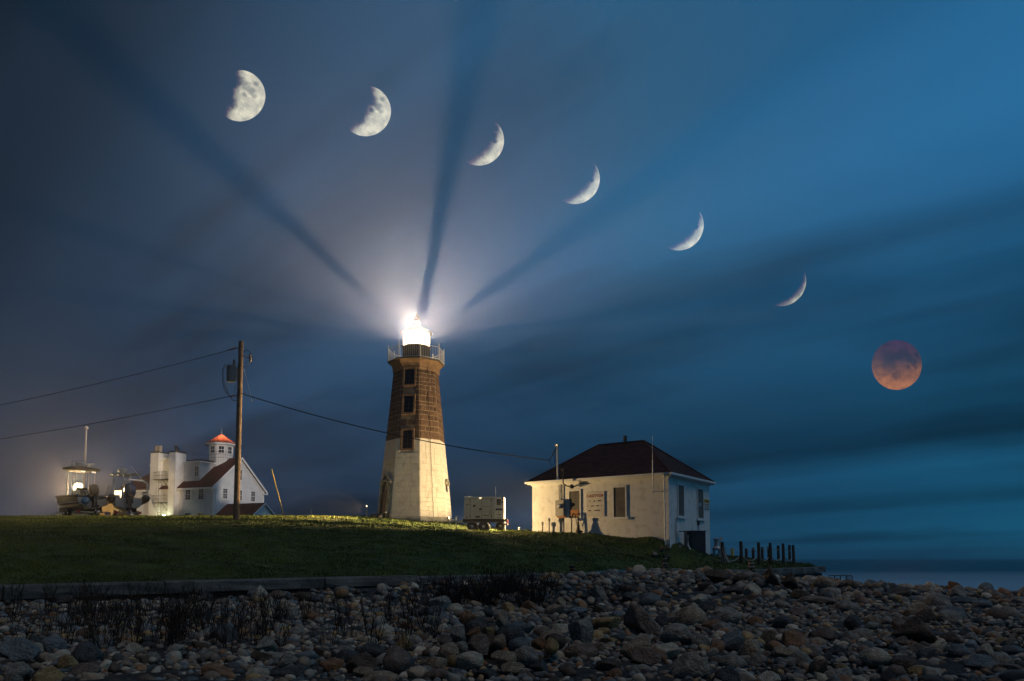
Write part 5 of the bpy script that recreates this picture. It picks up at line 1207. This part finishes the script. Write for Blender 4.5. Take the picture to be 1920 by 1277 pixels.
# heap of rubble at the building corner
rh = random.Random(21)
spots = ['lowest left', 'upper left', 'front', 'middle', 'topmost', 'right hand', 'back', 'innermost', 'small front', 'small upper', 'small left', 'pale front']
for i, s in enumerate(spots):
    px = rh.uniform(1226, 1256); py = rh.uniform(1018, 1044) if i else 1042; py = max(py, 1040-(px-1224)*.8)
    p = at(px, py, 34.5+rh.uniform(-.3, .3)); q = rh.uniform(.10, .20)
    rock(p, (q, q*.8, q*.65), rh.choice(['grey', 'dark slate', 'cream', 'dark brown']), 1, f'{s} stone of the rubble heap at the building corner', group='rubble heap at the building corner')
# random countable stones, then the mass
def sizes_zone(n, lo, hi): return
def covered(x, y, r):
    for a, b, c in ROCKS:
        if (a-x)**2+(b-y)**2 < (c*.8+r*.8)**2: return True
    return False
cnames = list(PAL); cw = [.22, .15, .12, .14, .09, .07, .10, .04, .07]
cand = []
for _ in range(26000):
    Y = 6.2+(40-6.2)*rr.random()**1.0; px = rr.uniform(-40, 1960); x = (px-960)/F*Y
    if rr.random() > Y/40: continue
    if x < 18.5 and Y > ywall(x)-.35: continue
    r = .064*math.exp(rr.gauss(0, .54)); r = min(r, .34)
    if 785 < px < 1025 and Y < 13: continue
    if px < 820 and 9 < Y: r *= .8
    if x < -3 and Y > ywall(x)-.9: continue
    if bz_fast(x, Y) < .1: continue
    cand.append((r/Y, x, Y, r))
cand.sort(reverse=True)
placed_n = len(ROCKS)+12+12
ZONES = []
def zone(px, py):
    if py > 1235: v = 'at the bottom edge'
    elif py > 1185: v = 'in the near stones'
    elif py > 1135: v = 'in the middle of the beach'
    else: v = 'far up the beach'
    if px < 260: h_ = 'far left'
    elif px < 560: h_ = 'left, among dead stalks'
    elif px < 800: h_ = 'left of the stone pile'
    elif px < 1010: h_ = 'around the stone pile'
    elif px < 1260: h_ = 'right of the stone pile'
    elif px < 1560: h_ = 'below the small building'
    else: h_ = 'toward the water'
    return v, h_
rest = []; n_ind = 0; TARGET = 300-placed_n
for q, x, Y, r in cand:
    if n_ind >= TARGET: break
    if covered(x, Y, r*.9): continue
    cN = rr.choices(cnames, cw)[0]; ang = 1 if rr.random() < .6 else 0; fl = rr.uniform(.55, .9); el = rr.uniform(.7, 1.0)
    z = bz_fast(x, Y)+r*fl*.45
    px, py = proj(x, Y, z); v, h_ = zone(px, py); wpx = r*2/Y*F
    sz = 'big' if wpx > 44 else ('fist sized' if wpx < 26 else 'middling')
    shp = ('angular' if ang else 'rounded') if fl > .66 else ('flat slabby' if ang else 'flat smooth')
    rock((x, Y, z), (r, r*el, r*fl), cN, ang, f'{sz} {cN} {shp} stone {v}, {h_}')
    ROCKS.append((x, Y, r)); n_ind += 1
SM = bpy.data.materials.new('beach_stone_mass'); SM.use_nodes = True
def _sm():
    t = SM.node_tree; b = t.nodes['Principled BSDF']; b.inputs['Roughness'].default_value = .78; b.inputs['Specular IOR Level'].default_value = .35
    at_ = t.nodes.new('ShaderNodeAttribute'); at_.attribute_name = 'tint'; g = t.nodes.new('ShaderNodeNewGeometry')
    n = t.nodes.new('ShaderNodeTexNoise'); n.inputs['Scale'].default_value = 22; n.inputs['Detail'].default_value = 6; n.inputs['Roughness'].default_value = .7; t.links.new(g.outputs['Position'], n.inputs['Vector'])
    r = t.nodes.new('ShaderNodeMapRange'); r.inputs[1].default_value = .3; r.inputs[2].default_value = .7; r.inputs[3].default_value = .6; r.inputs[4].default_value = 1.35; t.links.new(n.outputs[0], r.inputs[0])
    v = t.nodes.new('ShaderNodeVectorMath'); v.operation = 'SCALE'; t.links.new(at_.outputs[0], v.inputs[0]); t.links.new(r.outputs[0], v.inputs['Scale']); t.links.new(v.outputs[0], b.inputs['Base Color'])
    bp = t.nodes.new('ShaderNodeBump'); bp.inputs['Strength'].default_value = .5; bp.inputs['Distance'].default_value = .02; t.links.new(n.outputs[0], bp.inputs['Height']); t.links.new(bp.outputs[0], b.inputs['Normal'])
_sm()
def mass(name, n, sub, ylo, yhi, rf, seed, label):
    g = np.random.default_rng(seed); lib = [rock_shape(sub, 500+i, i % 2 == 0) for i in range(10)]
    Yy = np.sqrt(g.uniform(ylo**2, yhi**2, n)); n = int(n*1.32); Yy = np.sqrt(g.uniform(ylo**2, yhi**2, n)); px = g.uniform(-360, 2330, n); Xx = (px-960)/F*Yy
    ok = ~((Xx < 18.5) & (Yy > ywall(Xx)-np.where(Xx < -3, .7, .3))); Xx, Yy = Xx[ok], Yy[ok]
    r = rf(Yy)*np.exp(g.normal(0, .35, len(Yy)))
    R = np.array(ROCKS); keep = np.ones(len(Xx), bool)
    for i in range(0, len(Xx), 4000):
        d = (Xx[i:i+4000, None]-R[None, :, 0])**2+(Yy[i:i+4000, None]-R[None, :, 1])**2
        keep[i:i+4000] = ~(d < (R[None, :, 2]*.5)**2).any(axis=1)
    Xx, Yy, r = Xx[keep], Yy[keep], r[keep]; n = len(Xx)
    Zz = np.concatenate([beach_z(Xx[i:i+20000], Yy[i:i+20000]) for i in range(0, n, 20000)])
    ok = Zz > -.1; Xx, Yy, r, Zz = Xx[ok], Yy[ok], r[ok], Zz[ok]; n = len(Xx)
    nv = len(lib[0][0]); nf = len(lib[0][1]); V = np.empty((n, nv, 3)); Fc = np.empty((n, nf, 3), int); C_ = np.empty((n, nv, 3))
    pal = np.array([[(a+b)/2 for a, b in zip(*PAL[c])] for c in cnames]); ci = g.choice(len(cnames), n, p=np.array(cw)/sum(cw)); tint = pal[ci]*g.uniform(.75, 1.3, (n, 1))
    which = g.integers(0, 10, n); a = g.uniform(0, 2*PI, n); tl = g.normal(0, .25, n); fl = g.uniform(.5, .9, n); el = g.uniform(.65, 1, n); lift = g.uniform(.1, .7, n)
    for k in range(10):
        idx = np.where(which == k)[0]; B = lib[k][0]
        v = B[None]*np.stack([r[idx], r[idx]*el[idx], r[idx]*fl[idx]], 1)[:, None, :]
        ct, st = np.cos(tl[idx])[:, None], np.sin(tl[idx])[:, None]; y = v[:, :, 1]*ct-v[:, :, 2]*st; z = v[:, :, 1]*st+v[:, :, 2]*ct
        ca, sa = np.cos(a[idx])[:, None], np.sin(a[idx])[:, None]; x = v[:, :, 0]*ca-y*sa; y2 = v[:, :, 0]*sa+y*ca
        V[idx] = np.stack([x+Xx[idx, None], y2+Yy[idx, None], z+(Zz[idx]+r[idx]*fl[idx]*lift[idx])[:, None]], -1)
    Fi = np.stack([lib[k][1] for k in range(10)])[which]+(np.arange(n)*nv)[:, None, None]
    C_[:] = tint[:, None, :]
    o = np_mesh(name, V.reshape(-1, 3), Fi.reshape(-1, 3), SM, True, C_.reshape(-1, 3)); o['kind'] = 'stuff'; o['label'] = label; o['category'] = 'stones'
mass('pebbles', 3200, 3, 6.0, 10.5, lambda y: .034+.0016*y, 31, 'mass of small mixed stones filling the near beach')
mass('small_pebbles', 9000, 2, 6.0, 16, lambda y: .020+.0014*y, 33, 'mass of little pebbles between the bigger stones')
mass('shingle', 17000, 2, 10, 46, lambda y: .034+.0027*y, 32, 'mass of distant mixed stones covering the far beach')
# ---------------------------------------------------------------- dead weeds
def twig_mesh(seed, h, spread, n, branch):
    r = random.Random(seed); mb = MB()
    for _ in range(n):
        a = r.uniform(0, 2*PI); q = r.random()**.5*spread; x, y = q*math.cos(a)*.5, q*math.sin(a)*.5; hh = h*r.uniform(.5, 1); d = Vector((math.cos(a)*q*.9/h, math.sin(a)*q*.9/h, 1))
        p = Vector((x, y, -.05)); pts = [p]; k = 5
        for i in range(k): p = p+d*(hh/k)+Vector((r.gauss(0, .02), r.gauss(0, .02), 0)); pts.append(p)
        mb.tube(pts, [.006*(1-.13*i) for i in range(k+1)], 3, False)
        for _b in range(branch):
            i = r.randrange(2, k+1); b0 = pts[i-1].lerp(pts[i], r.random()); aa = r.uniform(0, 2*PI); l = hh*r.uniform(.10, .28)
            b1 = b0+Vector((math.cos(aa)*l*.5, math.sin(aa)*l*.5, l)); mb.tube([b0, b1], [.006, .003], 3, False)
    me = bpy.data.meshes.new('dead_weed'); me.from_pydata(mb.v, [], mb.f); me.materials.append(M['weed']); return me
shr = [twig_mesh(i, .66, .55, 48, 5) for i in range(3)]; stk = [twig_mesh(10+i, .75, .16, 7, 4) for i in range(4)]
rw = random.Random(4)
for i in range(17):
    px = 835+i*14.5+rw.uniform(-6, 6); Y = rw.choice([16.2, 17.4, 18.8]); 
    if i > 13: px = rw.uniform(1110, 1200); Y = 17.5
    x = (px-960)/F*Y
    o = bpy.data.objects.new('dead_shrub', shr[i % 3]); COL.objects.link(o); o.location = (x, Y, bz_fast(x, Y)); s = rw.uniform(.8, 1.12) if i <= 13 else .55
    o.scale = (s, s, s); o.rotation_euler = (0, 0, rw.uniform(0, 6)); tag(o, 'dark leafless shrub in the thicket above the stone pile' if i <= 13 else 'small dark leafless shrub right of the thicket', 'shrub', 'dead shrubs behind the stone pile' if i <= 13 else 'small dead shrubs right of the thicket')
for i in range(120):
    px = rw.uniform(-10, 820); 
    if i > 60: px = rw.gauss(330, 130)
    py = rw.uniform(1140, 1215); hb = hit_beach(px, py+10)
    if not hb: continue
    x, Y, z = hb[1]
    if Y > ywall(x)-.5: continue
    o = bpy.data.objects.new('dead_weed', stk[i % 4]); COL.objects.link(o); o.location = (x, Y, z); s = rw.uniform(.45, .95); o.scale = (s, s, s); o.rotation_euler = (0, 0, rw.uniform(0, 6))
    side = 'left end of the' if px < 220 else ('middle of the' if px < 480 else 'pile side of the')
    tag(o, f'thin dead stalks among stones, {side} weedy strip', 'weed', 'dead stalks below the sea wall')
# ---------------------------------------------------------------- lamps that light the tower and the wall
def lamp_fixture(px, py, Y, aim, lab, power, col, cone=70, blend=.6, size=.12, rad=.12, zoff=0.0):
    p = at(px, py, Y) if not isinstance(px, Vector) else px
    zg = lz(p.x, p.y); t = thing('ground_floodlight', lab, 'floodlight', (p.x, p.y, zg))
    d = (Vector(aim)-p).normalized(); q = d.to_track_quat('Z', 'Y').to_matrix().to_4x4(); m = Matrix.Translation((0, 0, p.z-zg)) @ q
    MB().lathe([(size*.6, -size*1.2), (size, -size*.2), (size, 0)], 10, m=m).build('housing', 'iron', t)
    MB().tube([(0, 0, -.2), (0, 0, p.z-zg-size*.5)], .02, 5).build('stem', 'iron', t)
    MB().lathe([(size*.9, .004), (size*.85, .02)], 10, m=m).build('lens', mat('lamp_lens_glow', (.6, .5, .3), .5, emit=((1, .75, .35), 8)), t)
    L = bpy.data.lights.new('flood_spot', 'SPOT'); L.energy = power; L.color = col; L.spot_size = math.radians(cone); L.spot_blend = blend; L.shadow_soft_size = rad
    o = bpy.data.objects.new('flood_spot', L); COL.objects.link(o); o.location = p+d*(size*.4+.06); o.rotation_euler = d.to_track_quat('-Z', 'Y').to_euler()
SOD = (1, .66, .27)
lamp_fixture(Vector((-9.9, 51.4, lz(-9.9, 51.4)+.8)), 0, 0, (-20, 44, 4.4), 'little yard lamp added left of the lighthouse door to light the lawn', 6500, SOD, 100, .8, .06, .10)  # added lamp, brightens the left part of the lawn
def yard_post():
    x, y, z = 4.6, 50.0, 7.25; zg = lz(x, y)
    t = thing('yard_light', 'yard light post hidden behind the stucco building', 'lamp', (x, y, zg))
    MB().tube([(0, 0, -.3), (0, 0, z-zg+.1)], .05, 6).build('post', 'galv', t)
    for aim, pw, cone, bl in (((TX+1.4, TY-1.5, 11.0), 10500, 62, .4), ((-9.5, 44.0, 4.6), 62000, 66, .6)):
        d = (Vector(aim)-Vector((x, y, z))).normalized(); m = Matrix.Translation(Vector((0, 0, z-zg))+d*.15) @ d.to_track_quat('Z', 'Y').to_matrix().to_4x4()
        h = MB().lathe([(.07, -.14), (.12, -.02), (.12, 0)], 10, m=m).build('lamp_head', 'iron', t)
        MB().lathe([(.11, .004), (.10, .02)], 10, m=m).build('lens', mat('yard_lens_glow', (.6, .5, .3), .5, emit=((1, .75, .35), 8)), h)
        L = bpy.data.lights.new('yard_spot', 'SPOT'); L.energy = pw; L.color = (1, .71, .36); L.spot_size = math.radians(cone); L.spot_blend = bl; L.shadow_soft_size = .10
        o = bpy.data.objects.new('yard_spot', L); COL.objects.link(o); o.location = Vector((x, y, z))+d*.24; o.rotation_euler = d.to_track_quat('-Z', 'Y').to_euler()
yard_post()
lamp_fixture(Vector((-3.3, 39.5, lz(-3.3, 39.5)+.70)), 0, 0, (3.6, 37.3, 5.6), 'small floodlight by the trailer hitch aimed at the stucco wall', 2400, (1, .67, .30), 120, .7, .07, .10)
# ---------------------------------------------------------------- moons of the eclipse
MD = 3000.0
def moon(px, py, rp, tipA, tipB, sagp, label, red=False):
    fwd = Vector((0, math.cos(PITCH), math.sin(PITCH))); upv = Vector((0, -math.sin(PITCH), math.cos(PITCH))); rt = Vector((1, 0, 0))
    r_ = ray(px, py); c = Vector((0, 0, EYE))+Vector(r_)*MD
    R = rp/F*MD
    m = Matrix((rt, upv, -fwd)).transposed().to_4x4(); m.translation = c
    V, Fc = [], []; nr, na = 26, 72
    V.append((0, 0, .35))
    for i in range(1, nr+1):
        q = math.sin(PI/2*i/nr)
        for k in range(na): a = 2*PI*k/na; V.append((q*math.cos(a), q*math.sin(a), .35*math.sqrt(max(0, 1-q*q))))
    fs = [(0, 1+k, 1+(k+1) % na) for k in range(na)]
    for i in range(nr-1):
        for k in range(na): a = 1+i*na; b = a+na; fs.append((a+k, b+k, b+(k+1) % na, a+(k+1) % na))
    mt = bpy.data.materials.new('moonlight'); mt.use_nodes = True; g = mt.node_tree; g.nodes.clear(); ln = g.links
    n = lambda t_, **k: [setattr(x, a, b) for x in [g.nodes.new(t_)] for a, b in k.items()] and g.nodes[-1] if k else g.nodes.new(t_)
    tc_ = n('ShaderNodeTexCoord')
    def mm(op, *a):
        x = g.nodes.new('ShaderNodeMath'); x.operation = op
        for i, v in enumerate(a):
            if isinstance(v, (int, float)): x.inputs[i].default_value = v
            else: ln.new(v, x.inputs[i])
        return x.outputs[0]
    def noi(sc, det, off, ro=.6):
        mp = g.nodes.new('ShaderNodeMapping'); mp.inputs['Location'].default_value = off; ln.new(tc_.outputs['Object'], mp.inputs[0])
        x = g.nodes.new('ShaderNodeTexNoise'); x.inputs['Scale'].default_value = sc; x.inputs['Detail'].default_value = det; x.inputs['Roughness'].default_value = ro; ln.new(mp.outputs[0], x.inputs['Vector']); return x.outputs[0]
    def rmp(v, pts):
        x = g.nodes.new('ShaderNodeValToRGB'); cr = x.color_ramp
        while len(cr.elements) < len(pts): cr.elements.new(.5)
        for e, (p_, c_) in zip(cr.elements, pts): e.position = p_; e.color = (*c_, 1) if isinstance(c_, tuple) else (c_, c_, c_, 1)
        ln.new(v, x.inputs[0]); return x.outputs[0]
    # dark seas of the moon as soft spots
    spx = g.nodes.new('ShaderNodeSeparateXYZ'); ln.new(tc_.outputs['Object'], spx.inputs[0])
    seas = None
    for sx, sy, sr in ((.10, .42, .20), (.36, .22, .17), (.55, .02, .16), (.72, .36, .10), (.30, -.12, .10), (-.12, .30, .16), (-.40, .25, .25), (-.45, -.10, .28), (.62, -.12, .10), (-.15, -.45, .18)):
        d = mm('SQRT', mm('ADD', mm('POWER', mm('SUBTRACT', spx.outputs[0], sx), 2.0), mm('POWER', mm('SUBTRACT', spx.outputs[1], sy), 2.0)))
        d = mm('ADD', d, mm('MULTIPLY', mm('SUBTRACT', noi(5, 4, (3, 1, 0)), .5), .22))
        s_ = g.nodes.new('ShaderNodeMapRange'); s_.interpolation_type = 'SMOOTHSTEP'; s_.inputs[1].default_value = sr*.45; s_.inputs[2].default_value = sr*1.6; s_.inputs[3].default_value = 1; s_.inputs[4].default_value = 0; ln.new(d, s_.inputs[0])
        seas = s_.outputs[0] if seas is None else mm('MAXIMUM', seas, s_.outputs[0])
    fine = mm('MULTIPLY', rmp(noi(3.2, 7, (1, 5, 2), .62), [(.34, .62), (.62, 1.18)]), rmp(noi(14, 5, (4, 5, 2)), [(.3, .90), (.7, 1.08)]))
    if not red:
        sx = (tipA[0]+tipB[0])/2/rp; sy = (tipA[1]+tipB[1])/2/rp; ch = math.hypot(tipA[0]-tipB[0], tipA[1]-tipB[1])/rp
        dx_, dy_ = (tipA[0]-tipB[0])/rp/ch, (tipA[1]-tipB[1])/rp/ch; nx, ny = dy_, -dx_
        sg = sagp/rp; Rs = ((ch/2)**2+sg**2)/(2*sg); qx, qy = sx+nx*(sg-Rs), sy+ny*(sg-Rs)      # centre of the shadow circle
        d = mm('SQRT', mm('ADD', mm('POWER', mm('SUBTRACT', spx.outputs[0], qx), 2.0), mm('POWER', mm('SUBTRACT', spx.outputs[1], qy), 2.0)))
        t_ = mm('SUBTRACT', d, Rs)
        t_ = mm('ADD', mm('SUBTRACT', t_, mm('MULTIPLY', seas, .10)), mm('MULTIPLY', mm('SUBTRACT', noi(6, 5, (7, 2, 1)), .5), .22))
        lit = g.nodes.new('ShaderNodeMapRange'); lit.interpolation_type = 'SMOOTHSTEP'; lit.inputs[1].default_value = -.06; lit.inputs[2].default_value = .42; ln.new(t_, lit.inputs[0])
        col_ = rmp(lit.outputs[0], [(0, (.0, .0, .0)), (.18, (.085, .035, .035)), (.5, (.27, .24, .16)), (1, (.60, .545, .385))])
        bright = mm('MULTIPLY', mm('SUBTRACT', 1.0, mm('MULTIPLY', seas, .48)), fine)
        Vk = [(x-qx)**2+(y-qy)**2 > (Rs-.14)**2 for x, y, z in V]
        fs = [f for f in fs if any(Vk[i] for i in f)]
    else:
        yg = g.nodes.new('ShaderNodeMapRange'); yg.inputs[1].default_value = -1; yg.inputs[2].default_value = .9; ln.new(mm('ADD', spx.outputs[1], mm('MULTIPLY', mm('ABSOLUTE', spx.outputs[0]), -.12)), yg.inputs[0])
        col_ = rmp(yg.outputs[0], [(0, (.38, .125, .022)), (.30, (.23, .078, .018)), (.58, (.062, .020, .012)), (1, (.046, .006, .024))])
        bright = mm('MULTIPLY', mm('SUBTRACT', 1.0, mm('MULTIPLY', seas, .50)), fine)
    bright = mm('MULTIPLY', bright, math.exp(.0006*19.5/max(.05, r_[2]))) # seen through the haze layer
    e = g.nodes.new('ShaderNodeEmission'); ln.new(col_, e.inputs[0]); ln.new(bright, e.inputs[1])
    tr = g.nodes.new('ShaderNodeBsdfTransparent'); a_ = g.nodes.new('ShaderNodeAddShader'); ln.new(e.outputs[0], a_.inputs[0]); ln.new(tr.outputs[0], a_.inputs[1])
    if red: tr.inputs[0].default_value = (.55, .55, .55, 1)
    o_ = g.nodes.new('ShaderNodeOutputMaterial'); ln.new(a_.outputs[0], o_.inputs[0])
    me = bpy.data.meshes.new('moon'); me.from_pydata(V, [], fs); me.validate(); me.materials.append(mt); me.polygons.foreach_set('use_smooth', [True]*len(me.polygons))
    o = bpy.data.objects.new('moon', me); COL.objects.link(o); o.matrix_world = m @ Matrix.Scale(R, 4)
    tag(o, label, 'moon', 'stages of the lunar eclipse')
moon(450, 180, 47.5, (-4, 47), (-26, -38), 8, 'half lit pale moon, leftmost and highest of the row')
moon(686, 208.5, 47, (9, 45.5), (-29, -35), 17, 'thick pale crescent moon second from the left')
moon(898, 263.5, 47, (30.4, 35.6), (-20, -41), 17, 'crescent moon third from the left, beside the dark ray')
moon(1077.5, 335.6, 47, (34.7, 31.9), (-21, -41), 17, 'fourth crescent moon, right of the lantern rays')
moon(1272, 422.6, 47, (36.3, 27.8), (-18, -42), 15.5, 'fifth crescent moon, thinner, above the small building')
moon(1463.9, 527, 47, (42.5, 16.2), (-8.4, -45), 11.5, 'thinnest crescent moon, just above the red moon')
moon(1681, 684.5, 46.5, None, None, 0, 'full copper red eclipsed moon low over the sea', True)
# ---------------------------------------------------------------- thin sea haze
hz = MB().box(-1600, -200, -3.6, 1600, 1700, 22.5)
hm = bpy.data.materials.new('haze_air'); hm.use_nodes = True; g = hm.node_tree; g.nodes.clear(); o_ = g.nodes.new('ShaderNodeOutputMaterial')
pv = g.nodes.new('ShaderNodeVolumePrincipled'); pv.inputs['Color'].default_value = (.92, .94, 1, 1); pv.inputs['Density'].default_value = .0006; pv.inputs['Anisotropy'].default_value = .78
g.links.new(pv.outputs[0], o_.inputs['Volume'])
h_o = hz.build('haze', hm, kind='stuff'); h_o['label'] = 'thin sea haze over the whole place'; h_o['category'] = 'haze'
